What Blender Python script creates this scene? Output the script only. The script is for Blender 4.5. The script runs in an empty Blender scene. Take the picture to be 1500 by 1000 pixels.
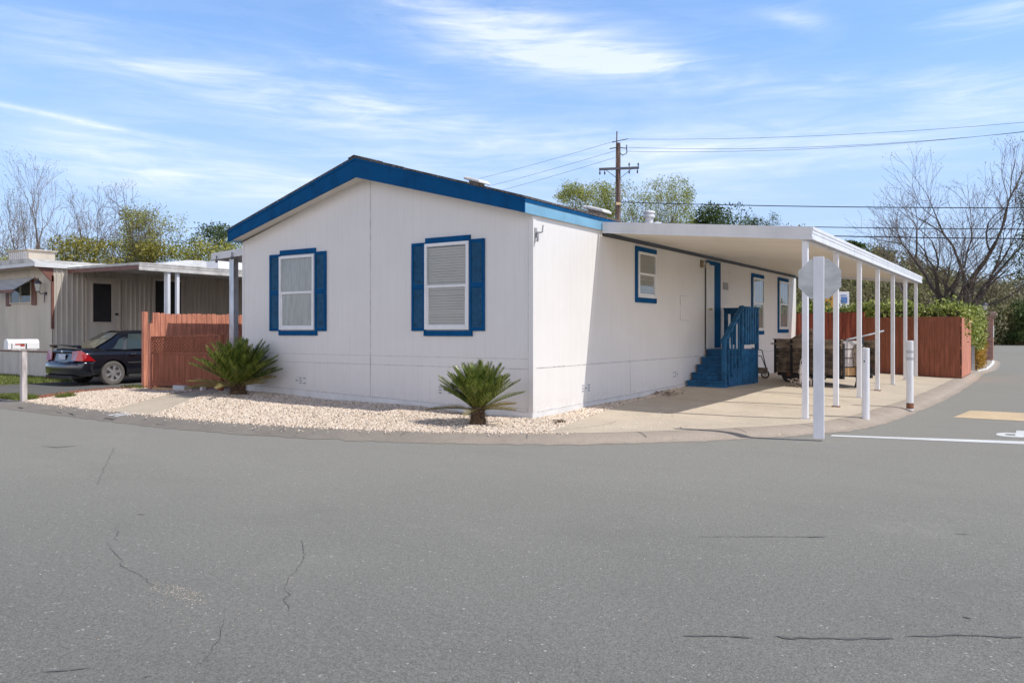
import bpy, bmesh, math, random
import numpy as np
from mathutils import Vector, Matrix, Quaternion
from mathutils.geometry import delaunay_2d_cdt
from math import radians, sin, cos, pi, sqrt, atan2
random.seed(11); RNG = np.random.default_rng(5)
SC = bpy.context.scene

# ------------------------------------------------------------------ camera
CAMP = (6.975, -11.03, 1.45)
YAW = math.atan2(0.556, 0.831)
cam_d = bpy.data.cameras.new('camera'); cam = bpy.data.objects.new('camera', cam_d)
SC.collection.objects.link(cam); SC.camera = cam
cam.location = CAMP; cam.rotation_euler = (pi/2, 0, YAW)
cam_d.sensor_width = 36; cam_d.lens = 1158/1500*36
cam_d.shift_y = -15/1500
cam_d.clip_start = 0.1; cam_d.clip_end = 3000

# ------------------------------------------------------------------ sun + sky
SUN = Vector((0.75, 0.20, 1.0)).normalized()
SUN_EL = math.asin(SUN.z)
sd = bpy.data.lights.new('sun', 'SUN'); so = bpy.data.objects.new('sun', sd); SC.collection.objects.link(so)
sd.energy = 3.0; sd.angle = radians(0.5); sd.color = (1.0, 0.975, 0.94)
so.rotation_euler = SUN.to_track_quat('Z', 'Y').to_euler(); so.location = (20, 5, 30)
W = bpy.data.worlds.new('World'); SC.world = W; W.use_nodes = True
SKY_STRENGTH = 0.15
EXPOSURE = 0.26

SC.view_settings.view_transform = 'Standard'; SC.view_settings.look = 'None'
SC.view_settings.gamma = 1.0; SC.view_settings.exposure = EXPOSURE
SC.view_settings.use_curve_mapping = False

class NT:
    """tiny node helper"""
    def __init__(s, tree): s.t = tree; s.n = tree.nodes; s.l = tree.links
    def new(s, typ, **kw):
        n = s.n.new(typ)
        for k, v in kw.items(): setattr(n, k, v)
        return n
    def inp(s, node, name, v):
        sock = node.inputs[name]
        if isinstance(v, bpy.types.NodeSocket): s.l.new(v, sock)
        elif v is not None: sock.default_value = v
    def math(s, op, a, b=None, c=None, clamp=False):
        n = s.n.new('ShaderNodeMath'); n.operation = op; n.use_clamp = clamp
        for i, v in enumerate((a, b, c)):
            if v is not None: s.inp(n, i, v)
        return n.outputs[0]
    def mix(s, fac, a, b, mode='MIX'):
        n = s.n.new('ShaderNodeMix'); n.data_type = 'RGBA'; n.blend_type = mode
        s.inp(n, 0, fac)
        for i, v in ((6, a), (7, b)):
            if isinstance(v, (tuple, list)): v = (*v[:3], 1)
            s.inp(n, i, v)
        return n.outputs[2]
    def ramp(s, fac, stops):
        n = s.n.new('ShaderNodeValToRGB'); s.l.new(fac, n.inputs[0])
        e = n.color_ramp.elements
        while len(e) < len(stops): e.new(0.5)
        for i, (p, c) in enumerate(stops):
            e[i].position = p
            if not isinstance(c, (tuple, list)): c = (c, c, c)
            e[i].color = (*c[:3], 1)
        return n.outputs[0]
    def noise(s, vec, scale, detail=4, rough=0.55, dist=0.0, out=0):
        n = s.n.new('ShaderNodeTexNoise'); n.inputs['Scale'].default_value = scale
        n.inputs['Detail'].default_value = detail; n.inputs['Roughness'].default_value = rough
        n.inputs['Distortion'].default_value = dist
        if vec is not None: s.l.new(vec, n.inputs['Vector'])
        return n.outputs[out]
    def mapping(s, vec, scale=(1, 1, 1), rot=(0, 0, 0), loc=(0, 0, 0)):
        n = s.n.new('ShaderNodeMapping'); s.l.new(vec, n.inputs[0])
        n.inputs['Scale'].default_value = scale; n.inputs['Rotation'].default_value = rot
        n.inputs['Location'].default_value = loc
        return n.outputs[0]

def build_world():
    t = NT(W.node_tree)
    bg = W.node_tree.nodes['Background']
    sky = t.new('ShaderNodeTexSky', sky_type='NISHITA'); sky.sun_disc = False
    sky.sun_elevation = SUN_EL; sky.sun_rotation = atan2(SUN.x, SUN.y)
    sky.air_density = 1.0; sky.dust_density = 0.6; sky.ozone_density = 2.0; sky.altitude = 50
    tc = t.new('ShaderNodeTexCoord').outputs['Generated']
    sp = t.new('ShaderNodeSeparateXYZ'); t.l.new(tc, sp.inputs[0])
    x, y, z = sp.outputs
    # azimuth measured from the street direction, elevation
    fx = t.math('ADD', t.math('MULTIPLY', x, cos(YAW)), t.math('MULTIPLY', y, sin(YAW)))
    fy = t.math('ADD', t.math('MULTIPLY', x, -sin(YAW)), t.math('MULTIPLY', y, cos(YAW)))
    az = t.math('ARCTAN2', fx, fy)
    el = t.math('ARCSINE', z)
    def ae(px, py):
        u = (px-750)/1158; v = (485-py)/1158
        a = math.atan(u); return a, math.atan(v*cos(a))
    cb = t.new('ShaderNodeCombineXYZ'); t.l.new(az, cb.inputs[0]); t.l.new(el, cb.inputs[1])
    v = cb.outputs[0]
    def gauss(px, py, rx, ry, tilt, amp):
        a, e = ae(px, py)
        m = t.mapping(v, rot=(0, 0, 0), loc=(-a, -e, 0))
        m2 = t.mapping(m, rot=(0, 0, tilt))
        m3 = t.mapping(m2, scale=(1158/rx, 1158/ry, 0))
        ln = t.new('ShaderNodeVectorMath', operation='LENGTH'); t.l.new(m3, ln.inputs[0])
        g = t.math('POWER', 2.718, t.math('MULTIPLY', t.math('POWER', ln.outputs['Value'], 2), -1))
        return t.math('MULTIPLY', g, amp)
    blobs = [(800, 75, 170, 36, 0.12, .85), (930, 90, 60, 18, .1, .7), (680, 15, 150, 25, 0.1, .5), (190, 235, 130, 36, 0.05, .6),
             (390, 272, 120, 18, .02, .65), (560, 165, 220, 28, .12, .6), (320, 125, 260, 35, .15, .45), (110, 176, 170, 4, .1, .7),
             (1080, 215, 300, 30, .0, .38), (1200, 120, 160, 20, .1, .35), (1440, 20, 80, 20, .1, .6), (1440, 140, 90, 25, .1, .5),
             (550, 105, 80, 10, .1, .5), (850, 250, 500, 60, .0, .3), (1170, 30, 40, 10, .3, .5)]
    tot = None
    for b in blobs:
        g = gauss(*b); tot = g if tot is None else t.math('ADD', tot, g)
    # fibrous cirrus texture
    m = t.mapping(v, scale=(2.2, 14, 1), rot=(0, 0, 0.13))
    n1 = t.noise(m, 3.0, 9, .62, .9)
    m2 = t.mapping(v, scale=(1.2, 4.5, 1), rot=(0, 0, 0.2), loc=(3, 1, 0))
    n2 = t.noise(m2, 2.6, 7, .6, .5)
    nn = t.math('ADD', t.math('MULTIPLY', n1, .6), t.math('MULTIPLY', n2, .5))
    n3 = t.noise(t.mapping(v, scale=(2.5, 46, 1), rot=(0, 0, 0.12)), 2.0, 8, .6, .5)
    fib = t.math('MULTIPLY', t.ramp(nn, [(0.38, 0.0), (0.68, 1.0)]), t.ramp(n3, [(.34, .5), (.62, 1.1)]))
    fr = t.ramp(nn, [(0.50, 0.0), (0.9, 1.0)])
    c = t.math('ADD', t.math('MULTIPLY', tot, t.math('ADD', t.math('MULTIPLY', fib, 1.5), .04)), t.math('MULTIPLY', fr, .25), clamp=True)
    # thin milky layer thickening to the horizon
    milk = t.ramp(t.math('DIVIDE', el, 0.6), [(0.0, .85), (0.25, .68), (0.55, .22), (1.0, .05)])
    c = t.math('MAXIMUM', c, 0.0)
    tint = t.mix(1.0, sky.outputs[0], SKY_TINT, 'MULTIPLY')
    base = t.mix(milk, tint, (3.1, 3.75, 5.4))
    col = t.mix(t.math('MULTIPLY', c, .62), base, (6.5, 6.7, 7.2))
    col = t.mix(t.ramp(el, [(.40, 0.0), (.62, .9)]), col, (0.25, 0.42, 0.95))   # deep blue overhead
    # bright glow added to the unseen sky behind the viewer, lighting the front wall
    sky_fill = t.ramp(t.math('ADD', t.math('MULTIPLY', t.math('ADD', fy, t.math('MULTIPLY', z, .25)), -1.0), t.math('MULTIPLY', n2, .3)), [(0.08, 0.0), (0.5, .9)])
    sky_fill = t.math('MULTIPLY', sky_fill, t.ramp(el, [(.22, 1.0), (.55, .0)]))
    col = t.mix(sky_fill, col, SKY_FILL)
    t.l.new(col, bg.inputs[0]); bg.inputs[1].default_value = SKY_STRENGTH
SKY_TINT = (0.82, 1.13, 1.38)
SKY_FILL = (9.0, 8.7, 9.4)
build_world()

# ------------------------------------------------------------------ materials
MATS = {}
def mat(name, col, rough=0.7, metal=0.0, var=0.08, vscale=3.0, bump=0.0, bscale=40.0, col2=None, spec=0.5, streak=None, coat=0.0):
    m = bpy.data.materials.new(name); m.use_nodes = True; t = NT(m.node_tree)
    b = m.node_tree.nodes['Principled BSDF']
    pos = t.new('ShaderNodeTexCoord').outputs['Object']
    if streak: pos = t.mapping(pos, scale=streak)
    n = t.noise(pos, vscale, 6, .6)
    dark = tuple(c*(1-var*1.6) for c in col); lite = tuple(min(1, c*(1+var)) for c in (col2 or col))
    c = t.ramp(n, [(0.3, dark), (0.5, col), (0.72, lite)])
    t.l.new(c, b.inputs['Base Color'])
    b.inputs['Roughness'].default_value = rough; b.inputs['Metallic'].default_value = metal
    b.inputs['Specular IOR Level'].default_value = spec
    b.inputs['Coat Weight'].default_value = coat
    if bump:
        bn = t.new('ShaderNodeBump'); bn.inputs['Strength'].default_value = bump; bn.inputs['Distance'].default_value = 0.01
        t.l.new(t.noise(pos, bscale, 5, .6), bn.inputs['Height']); t.l.new(bn.outputs[0], b.inputs['Normal'])
    MATS[name] = m
    return m

def mat_wall():
    # painted vertical-groove siding
    m = bpy.data.materials.new('wall_paint'); m.use_nodes = True; t = NT(m.node_tree); b = m.node_tree.nodes['Principled BSDF']
    pos = t.new('ShaderNodeTexCoord').outputs['Object']
    sp = t.new('ShaderNodeSeparateXYZ'); t.l.new(pos, sp.inputs[0])
    h = t.math('ADD', sp.outputs[0], sp.outputs[1])
    fr = t.math('FRACT', t.math('DIVIDE', h, 0.2032))
    groove = t.math('LESS_THAN', t.math('ABSOLUTE', t.math('SUBTRACT', fr, .5)), .018)
    grain = t.noise(t.mapping(pos, scale=(60, 60, 5)), 2.0, 5, .6)
    big = t.noise(pos, 1.1, 5, .6)
    c = t.ramp(big, [(.3, (.765, .735, .70)), (.7, (.81, .78, .745))])
    # splash dirt low on the wall
    low = t.ramp(sp.outputs[2], [(0.0, 1.0), (0.42, 0.0)])
    dirt = t.math('MULTIPLY', low, t.ramp(t.noise(t.mapping(pos, scale=(3, 3, 6)), 3, 6, .65), [(.42, 0.0), (.7, .45)]))
    streaks = t.ramp(t.noise(t.mapping(pos, scale=(5, 5, .35)), 3, 5, .7), [(.52, 0.0), (.8, .24)])
    c = t.mix(dirt, c, (.46, .40, .33)); c = t.mix(streaks, c, (.55, .52, .47))
    c = t.mix(t.math('MULTIPLY', groove, .13), c, (.35, .34, .33))
    t.l.new(c, b.inputs['Base Color']); b.inputs['Roughness'].default_value = .6
    ht = t.math('SUBTRACT', t.math('MULTIPLY', grain, .25), groove)
    bn = t.new('ShaderNodeBump'); bn.inputs['Strength'].default_value = .35; bn.inputs['Distance'].default_value = .004
    t.l.new(ht, bn.inputs['Height']); t.l.new(bn.outputs[0], b.inputs['Normal'])
    MATS['wall'] = m
mat_wall()

def mat_asphalt(name='asphalt', base=(.235, .23, .215), k=1.0):
    m = bpy.data.materials.new(name); m.use_nodes = True; t = NT(m.node_tree); b = m.node_tree.nodes['Principled BSDF']
    pos = t.new('ShaderNodeTexCoord').outputs['Object']
    c1 = tuple(x*.86 for x in base); c2 = tuple(min(1, x*1.16) for x in base)
    big = t.noise(pos, .33, 6, .6, .4)
    c = t.ramp(big, [(.3, c1), (.72, c2)])
    mid = t.noise(t.mapping(pos, scale=(1, 2.6, 1), rot=(0, 0, .5)), 1.3, 7, .65)
    c = t.mix(t.ramp(mid, [(.45, 0.0), (.75, .28)]), c, tuple(x*1.25 for x in base))
    mid2 = t.noise(t.mapping(pos, loc=(9, 3, 0)), 2.2, 8, .7)
    c = t.mix(t.ramp(mid2, [(.56, 0.0), (.8, .30)]), c, tuple(x*.62 for x in base))
    fine = t.noise(pos, 62, 3, .75)
    c = t.mix(.68*k, c, t.ramp(fine, [(.30, .02), (.5, base), (.72, (.44, .42, .37))]))
    fine2 = t.noise(pos, 26, 4, .75)
    c = t.mix(.34*k, c, t.ramp(fine2, [(.34, .04), (.5, base), (.7, (.36, .345, .30))]))
    vo = t.new('ShaderNodeTexVoronoi'); vo.inputs['Scale'].default_value = 34; t.l.new(pos, vo.inputs[0])
    sel = t.math('MULTIPLY', t.math('LESS_THAN', vo.outputs['Distance'], .24), t.math('GREATER_THAN', t.new('ShaderNodeSeparateColor').outputs[0] if False else t.noise(pos, 12, 1), .63))
    c = t.mix(t.math('MULTIPLY', sel, .8), c, (.62, .60, .55))
    if name == 'asphalt':
        c = t.mix(t.ramp(t.noise(t.mapping(pos, scale=(.5, 1.2, 1), rot=(0, 0, -.35), loc=(2, 7, 0)), .9, 8, .72, .8), [(.50, 0.0), (.66, .5)]), c, t.mix(.5, c, (.06, .058, .052)))
        st_ = t.math('MULTIPLY', t.ramp(t.noise(t.mapping(pos, loc=(40, 13, 0)), .55, 3, .5), [(.60, 0.0), (.72, 1.0)]), t.ramp(t.noise(pos, 9, 5, .7), [(.40, 0.0), (.65, .45)]))
        c = t.mix(st_, c, (.33, .315, .27))
    if name == 'asphalt':   # pale dust and wear in the band along the kerb
        vd = t.new('ShaderNodeVectorMath', operation='DOT_PRODUCT'); t.l.new(pos, vd.inputs[0]); vd.inputs[1].default_value = (-.45, .89, 0)
        q = t.math('ADD', vd.outputs['Value'], t.math('MULTIPLY', t.noise(pos, .35, 5, .6), 3.0))
        c = t.mix(t.ramp(t.math('MULTIPLY', t.math('ADD', q, 11.0), .1), [(.12, 0.0), (.80, .85)]), c, t.mix(.5, c, (.52, .485, .40)))
        c = t.mix(.22, c, t.ramp(t.noise(pos, 140, 2, .6), [(.3, .06), (.7, .5)]))
    t.l.new(c, b.inputs['Base Color']); b.inputs['Roughness'].default_value = .95; b.inputs['Specular IOR Level'].default_value = .08
    bn = t.new('ShaderNodeBump'); bn.inputs['Strength'].default_value = .8; bn.inputs['Distance'].default_value = .009
    t.l.new(t.math('ADD', fine, fine2), bn.inputs['Height']); t.l.new(bn.outputs[0], b.inputs['Normal'])
    MATS[name] = m; return m
mat_asphalt('asphalt', (.168, .162, .138))
mat_asphalt('drive_asphalt', (.16, .152, .14), .6)
mat_asphalt('gutter', (.25, .235, .21), .5)

def mat_concrete(name, base, stain=.35):
    m = bpy.data.materials.new(name); m.use_nodes = True; t = NT(m.node_tree); b = m.node_tree.nodes['Principled BSDF']
    pos = t.new('ShaderNodeTexCoord').outputs['Object']
    c = t.ramp(t.noise(pos, .9, 7, .65, .3), [(.3, tuple(x*.8 for x in base)), (.7, tuple(x*1.12 for x in base))])
    c = t.mix(t.ramp(t.noise(pos, 2.6, 8, .7), [(.5, 0.0), (.78, stain)]), c, tuple(x*.5 for x in base))
    c = t.mix(t.ramp(t.noise(t.mapping(pos, loc=(5, 5, 0)), 5, 6, .7), [(.52, 0.0), (.8, .35)]), c, tuple(min(1, x*1.4) for x in base))
    f = t.noise(pos, 60, 4, .75)
    c = t.mix(.38, c, t.ramp(f, [(.32, tuple(x*.35 for x in base)), (.5, base), (.7, tuple(min(1, x*1.7) for x in base))]))
    t.l.new(c, b.inputs['Base Color']); b.inputs['Roughness'].default_value = .85
    bn = t.new('ShaderNodeBump'); bn.inputs['Strength'].default_value = .45; bn.inputs['Distance'].default_value = .005
    t.l.new(f, bn.inputs['Height']); t.l.new(bn.outputs[0], b.inputs['Normal'])
    MATS[name] = m; return m
mat_concrete('drive_concrete', (.60, .50, .375), .38)
mk = mat_concrete('kerb', (.26, .228, .19), .5)
tk = NT(mk.node_tree); bk_ = mk.node_tree.nodes['Principled BSDF']; src = bk_.inputs['Base Color'].links[0].from_socket
sx = tk.new('ShaderNodeSeparateXYZ'); tk.l.new(tk.new('ShaderNodeTexCoord').outputs['Object'], sx.inputs[0])
gx = tk.ramp(tk.math('ADD', tk.math('MULTIPLY', tk.math('ADD', sx.outputs[0], 4), .125), tk.math('MULTIPLY', tk.noise(None, 3, 4), .2)), [(.35, (1, 1, 1)), (.85, (1.6, 1.5, 1.42))])
mu = tk.new('ShaderNodeVectorMath', operation='MULTIPLY'); tk.l.new(src, mu.inputs[0]); tk.l.new(gx, mu.inputs[1]); tk.l.new(mu.outputs[0], bk_.inputs['Base Color'])
mat_concrete('kerb_tan', (.42, .35, .28), .3)
mat_concrete('soil', (.20, .155, .11), .5)
mat_concrete('road_paint', (.78, .77, .74), .18)
mat_concrete('hump_paint', (.74, .54, .33), .12)
mat_concrete('block', (.62, .62, .6), .2)
mat_concrete('terrain', (.16, .15, .075), .5)

def mat_island(name, stops, rough=.8, trans=0.0, nscale=0.7, namt=.35, ncol=(.02, .02, .01), spec=.4):
    """colour picked per loose piece (stone, leaf)"""
    m = bpy.data.materials.new(name); m.use_nodes = True; t = NT(m.node_tree); b = m.node_tree.nodes['Principled BSDF']
    g = t.new('ShaderNodeNewGeometry')
    c = t.ramp(g.outputs['Random Per Island'], stops)
    if namt:
        pos = t.new('ShaderNodeTexCoord').outputs['Object']
        c = t.mix(t.ramp(t.noise(pos, nscale, 4, .6), [(.42, 0.0), (.7, namt)]), c, ncol)
    t.l.new(c, b.inputs['Base Color']); b.inputs['Roughness'].default_value = rough
    b.inputs['Specular IOR Level'].default_value = spec
    if trans:
        tr = t.new('ShaderNodeBsdfTranslucent'); t.l.new(c, tr.inputs[0])
        mx = t.new('ShaderNodeMixShader'); mx.inputs[0].default_value = trans
        t.l.new(b.outputs[0], mx.inputs[1]); t.l.new(tr.outputs[0], mx.inputs[2])
        t.l.new(mx.outputs[0], m.node_tree.nodes['Material Output'].inputs[0])
    MATS[name] = m; return m
mat_island('stone', [(0, (.20, .145, .10)), (.10, (.46, .35, .26)), (.3, (.72, .57, .43)), (.6, (.82, .68, .53)), (.9, (.88, .78, .66)), (1, (.55, .40, .29))], .8, namt=.0)
mat_island('bark_chip', [(0, (.10, .04, .025)), (.5, (.26, .10, .06)), (1, (.42, .2, .13))], .9, namt=0)
mat_island('grass', [(0, (.06, .10, .015)), (.5, (.17, .24, .04)), (.8, (.30, .34, .08)), (1, (.42, .38, .16))], .7, .3, 1.5, .3, (.25, .2, .08))
mat_island('leaf_olive', [(0, (.08, .09, .018)), (.4, (.27, .26, .05)), (.8, (.47, .42, .09)), (1, (.58, .48, .12))], .6, .35, .6, .35, (.07, .09, .03))
mat_island('leaf_yellow', [(0, (.15, .17, .03)), (.5, (.40, .41, .08)), (1, (.64, .60, .14))], .6, .35, .7, .3, (.14, .16, .03))
mat_island('leaf_willow', [(0, (.16, .19, .04)), (.5, (.38, .42, .10)), (1, (.60, .60, .17))], .6, .4, .5, .25, (.12, .16, .04))
mat_island('leaf_green', [(0, (.03, .05, .012)), (.5, (.08, .13, .03)), (1, (.18, .24, .06))], .55, .3, .6, .3, (.03, .05, .015))
mat_island('leaf_pale', [(0, (.12, .15, .06)), (.5, (.24, .28, .12)), (1, (.38, .42, .2))], .6, .4, .5, .2, (.1, .1, .05))
mat_island('leaf_wood', [(0, (.06, .07, .025)), (.35, (.16, .165, .055)), (.7, (.30, .28, .11)), (1, (.42, .37, .17))], .7, .25, .06, .45, (.13, .10, .06))
mat_island('leaf_brush', [(0, (.11, .10, .05)), (.4, (.27, .24, .13)), (.75, (.42, .38, .22)), (1, (.55, .50, .32))], .8, .2, .25, .5, (.05, .07, .03))
mat_island('leaf_hedge', [(0, (.05, .07, .014)), (.3, (.20, .26, .04)), (.65, (.48, .53, .11)), (1, (.74, .74, .30))], .4, .3, 2, .2, (.03, .05, .01))
mat_island('leaf_orange', [(0, (.30, .15, .02)), (.5, (.55, .30, .04)), (1, (.70, .48, .10))], .6, .3, 2, .25, (.2, .18, .03))
mat_island('frond', [(0, (.025, .05, .008)), (.4, (.085, .14, .022)), (.75, (.20, .27, .045)), (1, (.40, .40, .09))], .33, .25, 3, .15, (.02, .03, .01), spec=.6)
mat_island('dry_frond', [(0, (.18, .13, .05)), (1, (.42, .36, .16))], .7, .2, 2, 0)
mat_island('frond_stem', [(0, (.10, .12, .02)), (1, (.28, .27, .06))], .4, 0, 2, 0)
mat_island('shag', [(0, (.05, .03, .018)), (.6, (.14, .09, .05)), (1, (.30, .2, .12))], .9, 0, 2, 0)
mat('blue', (.001, .078, .215), .7, var=.14, vscale=5, bump=.12, bscale=90, streak=(1, 1, .4), spec=.12)
mat('louvre_blue', (.022, .105, .20), .5, var=.25, vscale=9, spec=.5)
mat('pale_blue', (.20, .42, .58), .5, var=.10, vscale=3, bump=.12)  # paler blue paint of the eave fascia boards
mat('stair_blue', (.012, .095, .21), .6, var=.28, vscale=6, bump=.2, bscale=60, spec=.3, col2=(.02, .12, .26))
mat('white_vinyl', (.80, .80, .79), .4, var=.05, vscale=3)
mat('white_trim', (.74, .73, .71), .5, var=.08, vscale=2.5, streak=(1, 1, .3))
mat('soffit', (.74, .70, .64), .6, var=.05)
mat('pan_under', (.90, .83, .72), .5, var=.06, vscale=1.2, streak=(.3, 4, 1))
mat('pan_top', (.66, .65, .63), .5, var=.15, vscale=1.5)
mat('post_white', (.78, .78, .79), .42, var=.10, vscale=5, streak=(1, 1, .25), bump=.05)
mat('shingle', (.085, .075, .07), .9, var=.5, vscale=18, bump=.6, bscale=60, col2=(.20, .17, .15))
mat('blind', (.36, .35, .33), .6, var=.06)
mat('curtain', (.36, .36, .34), .8, var=.2, vscale=7, streak=(3, 3, .4))
mat('dark', (.02, .02, .022), .6, var=.2)
mat('dark_room', (.035, .032, .028), .8)
mat('seam', (.54, .52, .51), .8, var=.3, vscale=8)
mat('vent_grey', (.36, .36, .37), .7, var=.2, vscale=30)
mat('galv', (.55, .56, .58), .38, metal=.85, var=.25, vscale=6, bump=.03, streak=(1, 1, .3))
mat('alu_sign', (.40, .42, .42), .38, metal=.9, var=.18, vscale=3, bump=.05, bscale=6, streak=(1, 1, 2))
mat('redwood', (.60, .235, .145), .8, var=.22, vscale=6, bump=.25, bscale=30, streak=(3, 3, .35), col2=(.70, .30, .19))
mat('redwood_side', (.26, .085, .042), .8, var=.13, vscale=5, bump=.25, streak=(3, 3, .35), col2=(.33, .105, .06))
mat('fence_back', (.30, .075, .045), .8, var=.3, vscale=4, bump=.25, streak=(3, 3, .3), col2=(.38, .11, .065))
mat('raw_wood', (.50, .30, .14), .8, var=.2, vscale=8)
mat('grey_wood', (.56, .51, .48), .85, var=.35, vscale=9, bump=.5, bscale=40, streak=(2, 2, .25))
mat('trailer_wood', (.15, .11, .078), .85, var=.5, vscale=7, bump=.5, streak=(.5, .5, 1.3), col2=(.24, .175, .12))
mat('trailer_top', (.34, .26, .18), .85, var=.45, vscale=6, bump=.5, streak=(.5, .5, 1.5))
mat('pole_wood', (.15, .10, .08), .9, var=.4, vscale=3, bump=.5, streak=(4, 4, .4), col2=(.22, .16, .13))
mat('pole_metal', (.10, .10, .12), .5, metal=.4)
mat('wire', (.03, .03, .035), .6)
mat('bark', (.13, .10, .08), .9, var=.4, vscale=3, bump=.6, streak=(3, 3, .5), col2=(.2, .165, .14))
mat('bark_dark', (.095, .075, .062), .9, var=.4, vscale=3, bump=.6)
mat('twig', (.25, .19, .155), .9, var=.3, vscale=1)
mat('twig_dark', (.15, .115, .09), .9, var=.3, vscale=1)
mat('metal_cream', (.60, .52, .42), .5, var=.12, vscale=1.5, streak=(1, 1, .3))
mat('metal_grey', (.60, .54, .455), .5, var=.1, vscale=2, streak=(2, 2, .2))
mat('metal_skirt', (.58, .54, .48), .5, var=.1, vscale=2, streak=(2, 2, .3))
mat('trim_brown', (.20, .085, .06), .6, var=.2, vscale=4)
mat('old_roof', (.58, .55, .50), .6, var=.25, vscale=3)
mat('awning_stripe', (.30, .31, .34), .4, metal=.4, var=.2)
mat('awning_dark', (.07, .06, .07), .5)
mat('car_paint', (.012, .014, .022), .16, metal=.25, var=.1, coat=1.0)
mat('car_dust', (.05, .052, .05), .55, var=.3)
mat('car_glass', (.045, .06, .055), .06, var=.05, spec=.8)
mat('rear_glass', (.12, .115, .08), .12, var=.2, spec=.8)
mat('tyre', (.035, .033, .032), .85, var=.3, vscale=8)
mat('tyre_dusty', (.14, .125, .11), .9, var=.2, vscale=8)
mat('alloy', (.62, .62, .62), .3, metal=.7, var=.1)
mat('taillight', (.36, .006, .010), .12, var=.1, coat=1)
mat('chrome', (.7, .7, .7), .15, metal=1.0)
mat('plate_face', (.60, .64, .72), .5, var=.3, vscale=25)
mat('rust', (.24, .10, .05), .85, var=.5, vscale=18, bump=.5)
mat('rusty_metal', (.27, .22, .18), .6, metal=.3, var=.45, vscale=25, bump=.4, col2=(.42, .36, .3))
mat('mail_white', (.80, .79, .77), .4, var=.05)
mat('flag_red', (.55, .05, .03), .5)
mat('brick', (.36, .20, .15), .85, var=.3, vscale=9, bump=.4)
mat('brick_cap', (.34, .24, .19), .85, var=.2)
mat('lantern_glass', (.6, .58, .5), .2)
mat('brass', (.42, .33, .18), .4, metal=.6, var=.3)
mat('sign_white', (.80, .80, .80), .5, var=.04)
mat('sign_orange', (.60, .30, .03), .55, var=.1)
mat('sign_blue', (.10, .22, .50), .5, var=.3, vscale=6)
mat('sign_ink', (.03, .03, .03), .6)
mat('reflective', (.45, .46, .48), .35, var=.1)
mat('tar', (.15, .146, .134), .8, var=.2, vscale=12)
mat('crack', (.12, .117, .108), .9)
mat('patch', (.25, .24, .21), .9, var=.2, vscale=9)
mat('trash', (.32, .24, .18), .9, var=.4, vscale=12)

def glass_mat():
    m = bpy.data.materials.new('window_glass'); m.use_nodes = True; t = NT(m.node_tree)
    out = m.node_tree.nodes['Material Output']; m.node_tree.nodes.remove(m.node_tree.nodes['Principled BSDF'])
    gl = t.new('ShaderNodeBsdfGlossy'); gl.inputs['Roughness'].default_value = .02; gl.inputs[0].default_value = (.95, .97, 1, 1)
    tr = t.new('ShaderNodeBsdfTransparent'); tr.inputs[0].default_value = (.93, .95, .93, 1)
    pos = t.new('ShaderNodeTexCoord').outputs['Object']
    bn = t.new('ShaderNodeBump'); bn.inputs['Strength'].default_value = .012; bn.inputs['Distance'].default_value = .05
    t.l.new(t.noise(pos, 1.6, 1), bn.inputs['Height']); t.l.new(bn.outputs[0], gl.inputs['Normal'])
    fr = t.new('ShaderNodeLayerWeight'); fr.inputs[0].default_value = .5
    mx = t.new('ShaderNodeMixShader'); t.l.new(t.math('ADD', t.math('MULTIPLY', t.math('POWER', fr.outputs['Facing'], 3.0), .45), .07), mx.inputs[0])
    t.l.new(tr.outputs[0], mx.inputs[1]); t.l.new(gl.outputs[0], mx.inputs[2]); t.l.new(mx.outputs[0], out.inputs[0])
    MATS['glass'] = m
glass_mat()

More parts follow.
